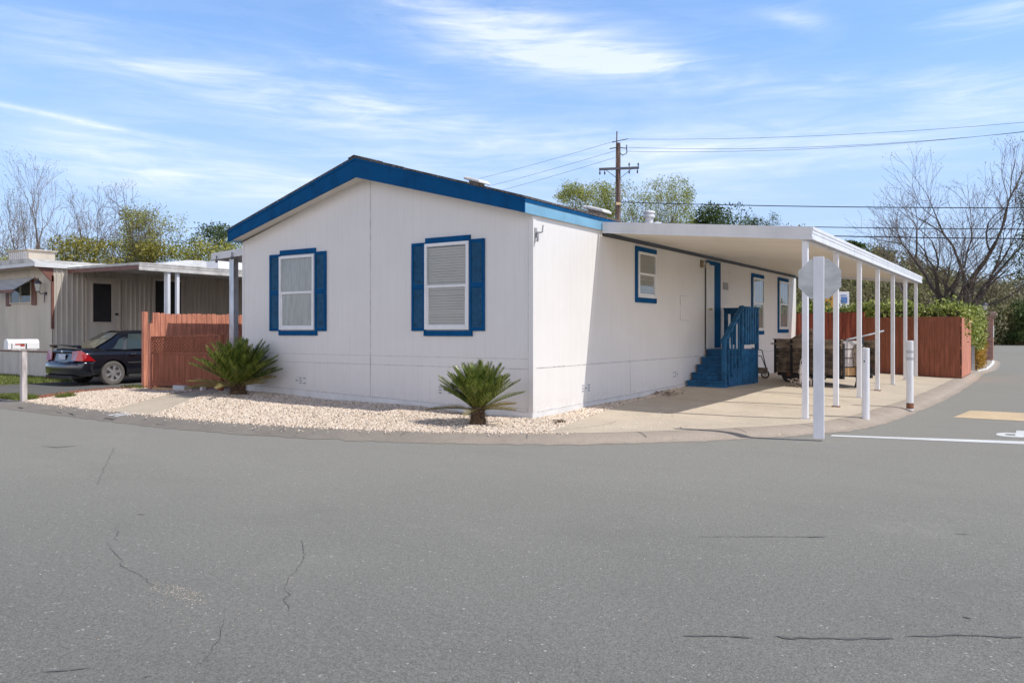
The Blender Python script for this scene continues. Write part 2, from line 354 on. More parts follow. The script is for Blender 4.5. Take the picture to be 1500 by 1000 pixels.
# ------------------------------------------------------------------ mesh helpers
COL = SC.collection
def nrm(v): v = Vector(v); return v.normalized()
class MB:
    def __init__(s): s.v = []; s.f = []
    def add(s, vs, fs):
        o = len(s.v); s.v += [tuple(p) for p in vs]; s.f += [tuple(i+o for i in f) for f in fs]; return s
    def box(s, x0, x1, y0, y1, z0, z1):
        return s.add([(x0,y0,z0),(x1,y0,z0),(x1,y1,z0),(x0,y1,z0),(x0,y0,z1),(x1,y0,z1),(x1,y1,z1),(x0,y1,z1)],
              [(0,3,2,1),(4,5,6,7),(0,1,5,4),(1,2,6,5),(2,3,7,6),(3,0,4,7)])
    def bar(s, a, b, w, h, up=(0,0,1)):
        """box from a to b, width w (sideways), height h (along up)"""
        a = Vector(a); b = Vector(b); d = (b-a).normalized(); u = Vector(up)
        if abs(d.dot(u)) > .99: u = Vector((0,1,0))
        r = d.cross(u).normalized(); u = r.cross(d).normalized()
        vs = []
        for p in (a, b):
            for sx, sz in ((-1,-1),(1,-1),(1,1),(-1,1)): vs.append(p + r*sx*w/2 + u*sz*h/2)
        return s.add(vs, [(0,1,2,3),(7,6,5,4),(0,4,5,1),(1,5,6,2),(2,6,7,3),(3,7,4,0)])
    def tube(s, pts, rad, n=8, cap=True):
        pts = [Vector(p) for p in pts]
        if not isinstance(rad, (list, tuple)): rad = [rad]*len(pts)
        vs = []; ref = None
        for i, p in enumerate(pts):
            d = (pts[min(i+1, len(pts)-1)] - pts[max(i-1, 0)])
            if d.length < 1e-9: d = Vector((0,0,1))
            d.normalize()
            if ref is None: ref = Vector((1,0,0)) if abs(d.x) < .8 else Vector((0,1,0))
            a = (ref - d*ref.dot(d)).normalized(); b = d.cross(a); ref = a
            for k in range(n):
                an = 2*pi*k/n; vs.append(p + (a*cos(an)+b*sin(an))*rad[i])
        fs = []
        for i in range(len(pts)-1):
            for k in range(n):
                k2 = (k+1) % n; fs.append((i*n+k, i*n+k2, (i+1)*n+k2, (i+1)*n+k))
        if cap: fs.append(tuple(range(n-1, -1, -1))); fs.append(tuple((len(pts)-1)*n+k for k in range(n)))
        return s.add(vs, fs)
    def lathe(s, prof, c=(0,0,0), n=20, axis='z'):
        vs = []; fs = []
        for r, h in prof:
            for k in range(n):
                a = 2*pi*k/n
                p = (r*cos(a), r*sin(a), h) if axis == 'z' else (r*cos(a), h, r*sin(a)) if axis == 'y' else (h, r*cos(a), r*sin(a))
                vs.append((p[0]+c[0], p[1]+c[1], p[2]+c[2]))
        for i in range(len(prof)-1):
            for k in range(n):
                k2 = (k+1) % n; fs.append((i*n+k, i*n+k2, (i+1)*n+k2, (i+1)*n+k))
        return s.add(vs, fs)
    def prism(s, poly, off):
        """poly: list of 3d points, extruded by off"""
        n = len(poly); off = Vector(off)
        vs = [Vector(p) for p in poly] + [Vector(p)+off for p in poly]
        fs = [tuple(range(n-1, -1, -1)), tuple(range(n, 2*n))]
        for i in range(n): j = (i+1) % n; fs.append((i, j, n+j, n+i))
        return s.add(vs, fs)
    def build(s, name, m, parent=None, root=None, smooth=False, bevel=0.0, local=False):
        me = bpy.data.meshes.new(name)
        L = Vector((0,0,0))
        if parent is not None and not local:
            r = parent
            while r.parent: r = r.parent
            L = r.location
        me.from_pydata([(p[0]-L[0], p[1]-L[1], p[2]-L[2]) for p in s.v], [], s.f)
        me.materials.append(MATS[m] if isinstance(m, str) else m)
        bm = bmesh.new(); bm.from_mesh(me)
        if len(s.f) < 60000: bmesh.ops.recalc_face_normals(bm, faces=bm.faces)
        bm.to_mesh(me); bm.free()
        if smooth: me.polygons.foreach_set('use_smooth', [True]*len(me.polygons))
        me.update()
        o = bpy.data.objects.new(name, me); COL.objects.link(o)
        if parent is not None: o.parent = parent
        if bevel:
            b = o.modifiers.new('bevel', 'BEVEL'); b.width = bevel; b.segments = 2; b.limit_method = 'ANGLE'; b.angle_limit = radians(40)
        if smooth:
            try: me.set_sharp_from_angle(angle=radians(35))
            except Exception: pass
        return o
def tag(o, label=None, cat=None, group=None, kind=None):
    if label: o['label'] = label
    if cat: o['category'] = cat
    if group: o['group'] = group
    if kind: o['kind'] = kind
    return o
def thing(name, loc, label, cat, group=None, rotz=0.0):
    o = bpy.data.objects.new(name, None); COL.objects.link(o); o.location = loc; o.rotation_euler = (0, 0, rotz)
    o.empty_display_size = .3
    return tag(o, label, cat, group)
def dup(root, loc, label, group=None, rotz=None, scale=None):
    """copy of a thing with its parts and sub-parts"""
    r = root.copy(); COL.objects.link(r); r.location = loc; r['label'] = label
    if group: r['group'] = group
    if rotz is not None: r.rotation_euler = (0, 0, rotz)
    if scale is not None: r.scale = scale
    for ch in list(root.children):
        c = ch.copy(); COL.objects.link(c); c.parent = r
        for g in list(ch.children):
            d = g.copy(); COL.objects.link(d); d.parent = c
    return r
def np_mesh(name, V, Fc, m, parent=None):
    """V (n,3), Fc (m,k) numpy -> object"""
    me = bpy.data.meshes.new(name)
    L = np.array([0., 0., 0.])
    if parent is not None:
        r = parent
        while r.parent: r = r.parent
        L = np.array(r.location)
    V = (V - L).astype(np.float32); k = Fc.shape[1]
    me.vertices.add(len(V)); me.vertices.foreach_set('co', V.ravel())
    me.loops.add(Fc.size); me.loops.foreach_set('vertex_index', Fc.ravel().astype(np.int32))
    me.polygons.add(len(Fc)); me.polygons.foreach_set('loop_start', np.arange(0, Fc.size, k, dtype=np.int32))
    try: me.polygons.foreach_set('loop_total', np.full(len(Fc), k, dtype=np.int32))
    except Exception: pass
    me.materials.append(MATS[m] if isinstance(m, str) else m)
    me.update(calc_edges=True); me.validate()
    o = bpy.data.objects.new(name, me); COL.objects.link(o)
    if parent is not None: o.parent = parent
    return o
def world_at(px, py, dist):
    """where a line of sight of the site survey lands at a given distance"""
    u = (px-750)/1158; v = -(py-485)/1158
    return Vector((CAMP[0]+dist*(-.556+u*.831), CAMP[1]+dist*(.831+u*.556), CAMP[2]+dist*v))

# ------------------------------------------------------------------ terrain
KP = [(-70,-3.4),(-30,-3.4),(-14,-3.42),(-10.6,-3.47),(-8.8,-3.53),(-6.2,-3.58),(-4.2,-3.55),(-2.4,-3.3),(-.8,-2.86),(.6,-2.25),(1.8,-1.5),(2.8,-.5),(3.6,.5),(4.2,1.45),(4.52,2.3),(4.72,3.5),(4.93,6.1),(5.08,9),(5.15,12.2),(5.18,17),(5.15,21),(5.22,23),(5.36,25),(5.3,31),(5.05,36),(4.3,40),(2,43),(-3,44),(-70,44)]
def catmull(P, n=8):
    out = []
    P = [Vector((*p, 0)) for p in P]
    for i in range(len(P)-1):
        p0 = P[max(i-1,0)]; p1 = P[i]; p2 = P[i+1]; p3 = P[min(i+2,len(P)-1)]
        L = (p2-p1).length
        if L > 12: out.append(p1); continue
        for k in range(n):
            t = k/n
            out.append(0.5*((2*p1)+(p2-p0)*t+(2*p0-5*p1+4*p2-p3)*t*t+(3*p1-p0-3*p2+p3)*t**3))
    out.append(P[-1]); return [(p.x, p.y) for p in out]
KERB = catmull(KP, 14)
KA = np.array(KERB)
def kdist(x, y):
    a = KA[:-1]; b = KA[1:]; p = np.array([x, y]); ab = b-a
    t = np.clip(((p-a)*ab).sum(1)/(ab*ab).sum(1), 0, 1)
    q = a+ab*t[:, None]; return float(np.sqrt(((p-q)**2).sum(1)).min())
CPS = [(0,0,0.0),(-3.7,0,.08),(-7.5,0,.145),(0,3,.05),(0,7,.15),(0,12,.15),(0,17,.13),(3.8,2.5,.0),(3.8,5,.04),(3.8,9,.08),(3.8,16,.1),(-10.3,-.3,.10),(-13,0,.04),(-17.5,1,.05),(-30,5,.05),(-13,8,.06)]
def gz(x, y):
    w = 0; s = 0
    for a, b, c in CPS:
        k = 1/(((x-a)**2+(y-b)**2)+.15)**1.6; w += k; s += k*c
    t = min(1, max(0, (kdist(x, y)-.42)/2.2)); t = t*t*(3-2*t)
    return s/w*t
ROADZ = -0.08
def offset_path(P, d):
    out = []
    for i, p in enumerate(P):
        a = Vector(P[max(i-1,0)]); b = Vector(P[min(i+1,len(P)-1)]); t = (b-a).normalized()
        out.append((p[0]-t.y*d, p[1]+t.x*d))
    return out
KIN = offset_path(KERB, .42)
def inpoly(x, y, P):
    c = False; j = len(P)-1
    for i in range(len(P)):
        if ((P[i][1] > y) != (P[j][1] > y)) and (x < (P[j][0]-P[i][0])*(y-P[i][1])/(P[j][1]-P[i][1])+P[i][0]): c = not c
        j = i
    return c
def sheet(name, poly, m, dz, step=.5, kind='structure'):
    xs = [p[0] for p in poly]; ys = [p[1] for p in poly]
    pts = [Vector(p) for p in poly]; n = len(pts)
    x = min(xs)+step/2
    while x < max(xs):
        y = min(ys)+step/2
        while y < max(ys):
            if inpoly(x, y, poly): pts.append(Vector((x+.01*sin(y*7), y+.01*cos(x*5))))
            y += step
        x += step
    vs, es, fs, *_ = delaunay_2d_cdt(pts, [], [list(range(n))], 1, 1e-5)
    mb = MB(); mb.add([(p.x, p.y, gz(p.x, p.y)+dz) for p in vs], fs)
    o = mb.build(name, m)
    for p in o.data.polygons:
        if p.normal.z < 0: p.flip()
    o['kind'] = kind
    return o
# base sheets
mb = MB(); mb.add([(-900,-600,-.35),(900,-600,-.35),(900,1200,-.35),(-900,1200,-.35)], [(0,1,2,3)]); tag(mb.build('ground', 'terrain'), kind='structure')
mb = MB(); mb.add([(-120,-60,ROADZ),(90,-60,ROADZ),(90,98,ROADZ),(-120,98,ROADZ)], [(0,1,2,3)]); tag(mb.build('road', 'asphalt'), kind='structure')
# lot soil under everything
lot_poly = offset_path(KERB, .30)
sheet('soil', [p for p in lot_poly if p[0] > -45] [0:] , 'soil', -.012, 1.2)
# kerb: rolled concrete profile swept along the lot edge
def kerb_piece(name, i0, i1, m, prof=None, lift=0.0):
    prof = prof or [(-.14,-.076),(0,-.074),(.05,-.05),(.14,-.018),(.26,.0),(.42,.006),(.46,-.03)]
    rails = [offset_path(KERB, d) for d, z in prof]
    mb = MB(); vs = []; fs = []; k = len(prof)
    if not lift:   # worn, uneven outer edge
        rails = [[(x+(random.gauss(0, .02) if j < 2 else random.gauss(0, .004)), y+(random.gauss(0, .03) if j < 2 else random.gauss(0, .004))) for x, y in rl] for j, rl in enumerate(rails)]
    for i in range(i0, i1+1):
        for j, (d, z) in enumerate(prof):
            j2 = .006*sin(i*1.7+j) if 1 < j < 5 else 0
            vs.append((rails[j][i][0], rails[j][i][1], z + j2*.5*(not lift) + lift))
    for i in range(i1-i0):
        for j in range(k-1): fs.append((i*k+j, (i+1)*k+j, (i+1)*k+j+1, i*k+j+1))
    mb.add(vs, fs); tag(mb.build(name, m, smooth=True), kind='structure')
def kidx(x, y): return int(np.argmin(((KA-np.array([x, y]))**2).sum(1)))
k1 = kidx(1.2, -1.9); k2 = kidx(5.2, 22.6); k3 = kidx(5.1, 35.5)
kerb_piece('kerb', 0, k2, 'kerb')
kerb_piece('kerb', k2, k3, 'kerb')
kerb_piece('painted_kerb', k2, k3, 'road_paint', [(.10,-.026),(.12,-.016),(.20,.0),(.21,-.01)], .006)
kerb_piece('far_kerb', k3, len(KERB)-1, 'kerb')
def kin_between(xa, ya, xb, yb):
    a = int(np.argmin(((np.array(KIN)-np.array([xa,ya]))**2).sum(1))); b = int(np.argmin(((np.array(KIN)-np.array([xb,yb]))**2).sum(1)))
    return KIN[a:b+1]
# gravel beds
bed_main = kin_between(-5.9,-3.1,1.05,-1.6) + [(1.05,-1.2),(.95,-.6),(.78,0),(.62,.9),(.5,1.9),(.32,3),(.2,4.4),(.12,6.2),(-.05,6.2),(-.05,.05),(-7.5,.05),(-7.75,.0),(-7.6,-.5),(-7.0,-1.5),(-6.2,-2.6)]
bed_left = kin_between(-10.7,-3.05,-7.35,-3.1) + [(-7.5,-2.7),(-8.2,-1.4),(-8.75,0.0),(-8.8,.35),(-10.3,-.2),(-10.75,-.35),(-11.1,-1.4),(-11.0,-2.4)]
walk = kin_between(-7.35,-3.1,-5.9,-3.1) + [(-6.2,-2.6),(-7.0,-1.5),(-7.6,-.5),(-7.75,0.0),(-7.75,2.5),(-8.8,2.5),(-8.75,0.0),(-8.2,-1.4),(-7.5,-2.7)]
sheet('gravel_bed', bed_main, 'soil', .0, .5); sheet('gravel_bed', bed_left, 'soil', .0, .5)
sheet('walkway', walk, 'drive_concrete', .004, .5)
apron = kin_between(1.05,-1.6,5.1,22.3) + [(4.95,22.3),(4.95,16.9),(-.05,16.9),(-.05,6.2),(.12,6.2),(.2,4.4),(.32,3),(.5,1.9),(.62,.9),(.78,0),(.95,-.6),(1.05,-1.2)]
sheet('driveway', apron, 'drive_concrete', .008, .6)
drive = kin_between(-15.8,-3.0,-10.9,-3.05) + [(-10.9,-2.9),(-11.2,-1.4),(-10.8,-.2),(-10.3,.3),(-10.3,12),(-15.5,12),(-15.5,-1.4)]
sheet('neighbour_drive', drive, 'drive_asphalt', .006, .8)
lawn = kin_between(-26,-3.0,-15.8,-3.0) + [(-15.5,-1.4),(-15.5,1.0),(-26,1.0)]
sheet('lawn', lawn, 'grass_soil' if 'grass_soil' in MATS else 'terrain', .006, .8)
tag(MB().add([(-10.9+.0,0,0)]*3, []).build('x', 'soil') if False else bpy.data.objects['ground'], kind='structure')

def scatter_poly(P, n):
    xs = [p[0] for p in P]; ys = [p[1] for p in P]; out = []
    while len(out) < n:
        x = random.uniform(min(xs), max(xs)); y = random.uniform(min(ys), max(ys))
        if inpoly(x, y, P): out.append((x, y))
    return out
def gz_fast(P):
    P = np.array(P); w = np.zeros(len(P)); s = np.zeros(len(P))
    for a, b, c in CPS:
        k = 1/(((P[:,0]-a)**2+(P[:,1]-b)**2)+.15)**1.6; w += k; s += k*c
    d = np.full(len(P), 1e9)
    for a, b in zip(KA[:-1], KA[1:]):
        ab = b-a; t = np.clip(((P-a)@ab)/(ab@ab), 0, 1); q = a+t[:,None]*ab; d = np.minimum(d, np.hypot(*(P-q).T))
    t = np.clip((d-.42)/2.2, 0, 1); return s/w*t*t*(3-2*t)
def stones(name, P, n, smin, smax, m, lift=.3, z0=None):
    pts = np.array(scatter_poly(P, n)); z = gz_fast(pts) if z0 is None else np.full(n, z0)
    base = np.array([(1,0,0),(0,1,0),(-1,0,0),(0,-1,0),(0,0,.7),(0,0,-.6)], float)
    fc = np.array([(0,1,4),(1,2,4),(2,3,4),(3,0,4),(1,0,5),(2,1,5),(3,2,5),(0,3,5)])
    s = RNG.uniform(smin, smax, n)*RNG.choice([.7, 1, 1.25], n)
    V = base[None]*s[:,None,None]*RNG.uniform(.65, 1.25, (n,6,1))
    V[:,:,1] *= RNG.uniform(.6, 1, (n,1)); a = RNG.uniform(0, 2*pi, n)
    x = V[:,:,0]*np.cos(a)[:,None]-V[:,:,1]*np.sin(a)[:,None]; y = V[:,:,0]*np.sin(a)[:,None]+V[:,:,1]*np.cos(a)[:,None]
    tilt = RNG.normal(0, .35, n)
    zz = V[:,:,2]+x*np.sin(tilt)[:,None]
    V = np.stack([x+pts[:,0:1], y+pts[:,1:2], zz+(z+s*lift)[:,None]], 2).reshape(-1, 3)
    F_ = (fc[None]+np.arange(n)[:,None,None]*6).reshape(-1, 3)
    return tag(np_mesh(name, V, F_, m), kind='stuff')
tag(stones('gravel', bed_main, 76000, .011, .025, 'stone'), 'pinkish tan crushed gravel spread between the white house and the kerb', 'gravel')
tag(stones('gravel', bed_left, 36000, .011, .025, 'stone'), 'pinkish tan crushed gravel patch between the mailbox and the lattice gate', 'gravel')
border = [(-10.75,-2.7),(-10.75,-2.45),(-11.0,-1.5),(-10.7,-.35),(-11.0,-.3),(-11.35,-1.5),(-11.3,-2.6)]
tag(stones('bark_mulch', border, 2600, .018, .04, 'bark_chip'), 'thin strip of rust brown bark chips between the drive and the gravel', 'mulch')
tag(stones('stray_gravel', [(-9,-3.3),(-2.4,-2.9),(1.2,-1.5),(3,.5),(1.2,2.8),(.8,2),(1.3,.5),(.9,-1.9),(-2.3,-3.45),(-9,-3.5)], 420, .008, .02, 'stone'), 'loose small stones strewn along the kerb and the driveway edge', 'gravel')
tag(stones('spilled_gravel', [(x, y) for x, y in offset_path(KERB, .30) if -10.5 < x < 1.5 and y < 5]+[(x, y) for x, y in reversed(offset_path(KERB, .45)) if -10.5 < x < 1.5 and y < 5], 900, .010, .024, 'stone'), 'gravel spilled from the bed onto the top of the kerb', 'gravel')

def blades(name, P, n, h, m='grass', label=None, w=.012):
    pts = np.array(scatter_poly(P, n)); z = gz_fast(pts)
    a = RNG.uniform(0, 2*pi, n); hh = RNG.uniform(.4, 1, n)*h; lean = RNG.normal(0, .5, (n,2))*hh[:,None]
    c = np.stack([np.cos(a)*w, np.sin(a)*w, 0*a], 1)
    p = np.stack([pts[:,0], pts[:,1], z], 1)
    top = p+np.stack([lean[:,0], lean[:,1], hh], 1)
    V = np.stack([p-c, p+c, top], 1).reshape(-1, 3); F_ = np.arange(3*n).reshape(-1, 3)
    o = np_mesh(name, V, F_, m); return tag(o, label, 'grass', kind='stuff')
blades('grass', lawn, 26000, .10, label='patchy yellow green grass along the skirt of the neighbouring mobile home')
blades('grass', [(-12.1,-3.0),(-10.75,-3.05),(-10.6,-2.75),(-11.0,-2.6),(-11.9,-2.65)], 2600, .12, label='clump of weeds and grass at the kerb by the mailbox post')
blades('grass', [(-10.6,-2.4),(-10.3,-2.4),(-10.3,-2.1),(-10.6,-2.1)], 350, .12, label='small tuft of weeds just right of the mailbox post')
blades('grass', [(-11.2,-.6),(-10.5,-.5),(-10.5,-.15),(-11.2,-.2)], 700, .10, label='low weeds under the flank of the black sedan by the gate post')

# road markings, tar joint, cracks
def flat(poly, z=ROADZ+.004): 
    mb = MB(); mb.add([(p[0], p[1], z) for p in poly], [tuple(range(len(poly)))]); return mb
tag(flat([(4.42,1.12),(6.8,1.72),(10.5,2.6),(10.5,2.95),(6.8,2.06),(4.42,1.28)]).build('stop_line', 'road_paint'), kind='structure')
cu = bpy.data.curves.new('t', 'FONT'); cu.body = 'STOP'; cu.size = 1; cu.offset = .025
to = bpy.data.objects.new('t', cu); COL.objects.link(to); bpy.context.view_layer.update()
tm = bpy.data.meshes.new_from_object(to.evaluated_get(bpy.context.evaluated_depsgraph_get())); bpy.data.objects.remove(to)
wd = max(v.co.x for v in tm.vertices)
for v in tm.vertices:
    v.co = ((6.42+(wd-v.co.x)/wd*1.75), 3.35-v.co.y*1.25+.12*((wd-v.co.x)/wd*1.75), ROADZ+.004)
tm.materials.append(MATS['road_paint']); o = bpy.data.objects.new('road_lettering', tm); COL.objects.link(o); tag(o, kind='structure')
for p in tm.polygons:
    if p.normal.z < 0: p.flip()
# low painted speed hump
mb = MB(); N = 10; vs = []; fs = []
for i in range(N+1):
    t = i/N; y = 5.0+t*1.55
    for x, hh in ((5.68+.16*t+.0, 0.0), (5.95, 1), (12.5, 1)):
        vs.append((x, y, ROADZ+.004+.05*sin(pi*t)*hh))
for i in range(N):
    for j in range(2): fs.append((i*3+j, i*3+j+1, (i+1)*3+j+1, (i+1)*3+j))
mb.add(vs, fs); tag(mb.build('speed_hump', 'hump_paint', smooth=True), 'low speed hump painted worn yellow tan across the side road', 'speed hump')
def ground_at(px, py, z=ROADZ):
    u = (px-750)/1158; d = (CAMP[2]-z)*1158/(py-485)
    return (CAMP[0]+d*(-.556+u*.831), CAMP[1]+d*(.831+u*.556))
def ribbon(mb, pts, w, z=ROADZ+.004, jit=.4):
    P = [Vector(p) for p in pts]; Q = []
    for a, b in zip(P[:-1], P[1:]):
        n = max(2, int((b-a).length/.05))
        for k in range(n): Q.append(a+(b-a)*k/n)
    Q.append(P[-1]); vs = []
    for i, p in enumerate(Q):
        d = (Q[min(i+1,len(Q)-1)]-Q[max(i-1,0)]).normalized(); nn = Vector((-d.y, d.x))
        p = p+nn*random.gauss(0, w*jit); ww = w*random.uniform(.25, 1)*.5
        if i in (0, len(Q)-1): ww *= .1
        vs += [(*(p+nn*ww), z), (*(p-nn*ww), z)]
    mb.add(vs, [(2*i, 2*i+1, 2*i+3, 2*i+2) for i in range(len(Q)-1)])
mb = MB()
for L in ([(172,768),(170,785),(158,797),(172,810),(176,828),(208,842),(228,858)], [(443,790),(444,812),(440,828),(424,848),(416,856),(420,880),(424,895)], [(330,905),(318,940),(290,975)], [(168,655),(140,712)]):
    ribbon(mb, [ground_at(*p) for p in L], .005, jit=2.4)
mb.build('road_crack', 'crack')['kind'] = 'structure'
mb = MB()
for L, w in (([(1000,932),(1050,931),(1104,934)], .025), ([(1136,931),(1160,935),(1310,935)], .035), ([(1325,932),(1400,930),(1500,933)], .03), ([(1180,787),(1210,786)], .03), ([(1396,781),(1424,783)], .03), ([(1020,786),(1200,786)], .012), ([(1410,904),(1424,906)], .03), ([(60,984),(100,982),(135,978)], .016), ([(200,753),(215,754)], .03), ([(210,992),(220,991)], .03)):
    ribbon(mb, [ground_at(*p) for p in L], w, jit=.12)
mb.build('tar_joint', 'tar')['kind'] = 'structure'
mb = MB()
for L, w in (([(68,654),(85,655),(112,653)], .05), ([(1005,651),(1045,650)], .025)):
    for _ in range(6 if w > .04 else 2):
        ribbon(mb, [(p[0]+random.gauss(0,.05), p[1]+random.gauss(0,.03)) for p in (ground_at(*q) for q in L)], w*.3, z=ROADZ+.0045+random.random()*.001, jit=.9)
mb.build('road_scuff', 'patch')['kind'] = 'structure'
for L, n in (([(222,852),(262,858),(300,868),(304,884),(286,886),(250,872),(215,862)], 230), ([(205,870),(300,880),(330,900),(300,930),(230,905)], 90), ([(408,840),(428,842),(424,860),(404,858)], 16)):
    tag(stones('road_grit', [ground_at(*q) for q in L], n, .0015, .0038, 'stone', z0=ROADZ), 'pale loose grit lying along the crack in the asphalt, part %d' % n if False else 'pale loose grit lying along a crack in the asphalt road', 'grit')
tag(stones('road_grit', [ground_at(*q) for q in ((0,640),(600,660),(1100,650),(1500,700),(1500,1000),(0,1000))], 900, .002, .0045, 'stone', z0=ROADZ), 'specks of pale grit strewn over the whole asphalt road', 'grit')
mb = MB()
for i in range(4, len(KERB)-60, 17):
    if KERB[i][0] < -4.6: continue
    a_, b_ = Vector(KERB[i]), Vector(KIN[i]); d_ = (b_-a_).normalized(); n_ = Vector((-d_.y, d_.x))*.006
    P = []
    for q, z in ((.10,-.026),(.14,-.013),(.20,-.002),(.26,.004),(.41,.009)): P.append((a_+d_*q, z))
    vs = []
    for p, z in P: vs += [(p.x-n_.x, p.y-n_.y, z), (p.x+n_.x, p.y+n_.y, z)]
    mb.add(vs, [(2*k, 2*k+1, 2*k+3, 2*k+2) for k in range(4)])
mb.build('kerb_joint', 'tar')['kind'] = 'structure'
# white paint dash on the kerb in front of the walkway
a = ground_at(168,612,-.03)
mb = MB()
for dx in (0, .2):
    xs_ = [(-6.62, -3.47, -.022), (-6.58, -3.42, -.009), (-6.50, -3.31, .006), (-6.42, -3.20, .011)]
    vs = []
    for x, y, z in xs_: vs += [(x+dx, y, z), (x+dx+.11, y, z)]
    mb.add(vs, [(0,1,3,2),(2,3,5,4),(4,5,7,6)])
mb.build('kerb_paint', 'road_paint')['kind'] = 'structure'
# concrete joints in the driveway
mb = MB()
for y in (4.1, 6.3, 8.6, 10.9): ribbon(mb, [(.5, y+.25), (2.2, y+.05), (3.7, y-.1)], .02, z=0, jit=.15)
ribbon(mb, [(1.0,-1.5),(1.4,-.2),(1.35,.4)], .012, z=0)
mb.v = [(x, y, gz(x, y)+.013) for x, y, z in mb.v]
mb.build('driveway_joint', 'tar')['kind'] = 'structure'

# ------------------------------------------------------------------ the white house
class FR:
    """frame on a wall: a along the wall, b up, c outwards"""
    def __init__(s, o, u, n): s.o = Vector(o); s.u = Vector(u); s.n = Vector(n)
    def p(s, a, b, c): return s.o + s.u*a + Vector((0,0,b)) + s.n*c
    def box(s, mb, a0, a1, b0, b1, c0, c1):
        P = [s.p(a, b, c) for b in (b0, b1) for a, c in ((a0,c0),(a1,c0),(a1,c1),(a0,c1))]
        return mb.add(P, [(0,3,2,1),(4,5,6,7),(0,1,5,4),(1,2,6,5),(2,3,7,6),(3,0,4,7)])
HW = 7.47; HL = 16.9; RIDGE = -HW/2; EAVE = 3.36; SL = .292
def roofz(x): return 4.705 - SL*abs(x-RIDGE)
house = thing('white_house', (-3.7, 0, 0), 'long white manufactured home with bright blue fascia, shutters and a low gable roof', 'house')
# wall shell with gable ends
def gable_poly(y):
    u = 0.30  # roof thickness below top line
    return [(-HW, y, -.1), (0, y, -.1), (0, y, roofz(0)-.24), (RIDGE, y, roofz(RIDGE)-.30), (-HW, y, roofz(-HW)-.24)]
mb = MB(); A = gable_poly(0); Bk = gable_poly(HL)
mb.add(A+Bk, [(0,1,2,3,4), (9,8,7,6,5), (1,6,7,2), (5,0,4,9), (0,5,6,1)])
mb.build('wall', 'wall', house)
FF = FR((0,0,0), (1,0,0), (0,-1,0)); FS = FR((0,0,0), (0,1,0), (1,0,0))
# seams, corner boards, belt battens
mb = MB()
FF.box(mb, -3.66, -3.645, .12, 4.33, 0, .004); FF.box(mb, -7.40, -7.395, .1, 3.3, 0, .004); FF.box(mb, -.085,-.08, .1, 3.3, 0, .004)
FF.box(mb, -HW+.02, -3.68, .985, .992, 0, .004); FF.box(mb, -3.63, -.09, .985, .992, 0, .004)
FF.box(mb, -HW+.02, -3.68, .815, .824, 0, .004); FF.box(mb, -3.63, -.09, .815, .824, 0, .003)
FS.box(mb, .02, HL, .832, .846, 0, .005); FS.box(mb, 3.75, 3.757, .2, .832, 0, .004); FS.box(mb, 7.5, 7.507, .25, .832, 0, .004)
mb.build('wall_seam', 'seam', house)
mb = MB()   # skirt foot: the strip under the siding
def foot(mb, Fm, a0, a1, zf0, zf1, c):
    P = [Fm.p(a0, -.1, 0), Fm.p(a1, -.1, 0), Fm.p(a1, zf1, 0), Fm.p(a0, zf0, 0)]; n = Fm.n*c
    mb.prism(P, n)
foot(mb, FF, -HW, .0, .30, .10, .012); foot(mb, FS, 0.0, 9.0, .10, .24, .012)
mb.build('skirt_foot', 'white_trim', house)
mb = MB()
def line(mb, Fm, a0, a1, z0, z1, c, th=.008):
    mb.prism([Fm.p(a0, z0, .0), Fm.p(a1, z1, .0), Fm.p(a1, z1+th, .0), Fm.p(a0, z0+th, .0)], Fm.n*c)
line(mb, FF, -HW+.05, -.12, .302, .104, .014); line(mb, FS, .15, 9.0, .105, .243, .014, .007)
mb.build('skirt_joint', 'seam', house)
mb = MB(); FS.box(mb, 0.0, .10, .10, 3.3, 0, .014); mb.build('corner_board', 'wall', house)
mb = MB(); FF.box(mb, -1.75, -.06, .165, .172, .001, .006); FF.box(mb, -.10, -.094, .02, .17, .001, .006); mb.build('skirt_access', 'seam', house)
# roof: two shingled slopes + drip edge
def slope(sign):
    x0 = RIDGE; x1 = RIDGE + sign*(HW/2+.055)
    mb = MB(); th = .035
    P = [(x0, -.34, roofz(x0)), (x1+sign*.02, -.34, roofz(x1)), (x1+sign*.02, HL+.3, roofz(x1)), (x0, HL+.3, roofz(x0))]
    mb.prism(P, (0,0,th)); return mb
rf = slope(1).build('roof', 'shingle', house); slope(-1).build('roof', 'shingle', house)
mb = MB()
for k in range(56):   # ridge caps
    y = -.36+k*.31; r = .006*(k % 2)
    for s_ in (-1, 1):
        mb.prism([(RIDGE, y, roofz(RIDGE)+.04+r), (RIDGE+s_*.16, y, roofz(RIDGE)+.04+r-.16*SL), (RIDGE+s_*.16, y+.30, roofz(RIDGE)+.045+r-.16*SL), (RIDGE, y+.30, roofz(RIDGE)+.045+r)], (0,0,.012))
mb.build('ridge_cap', 'shingle', house)
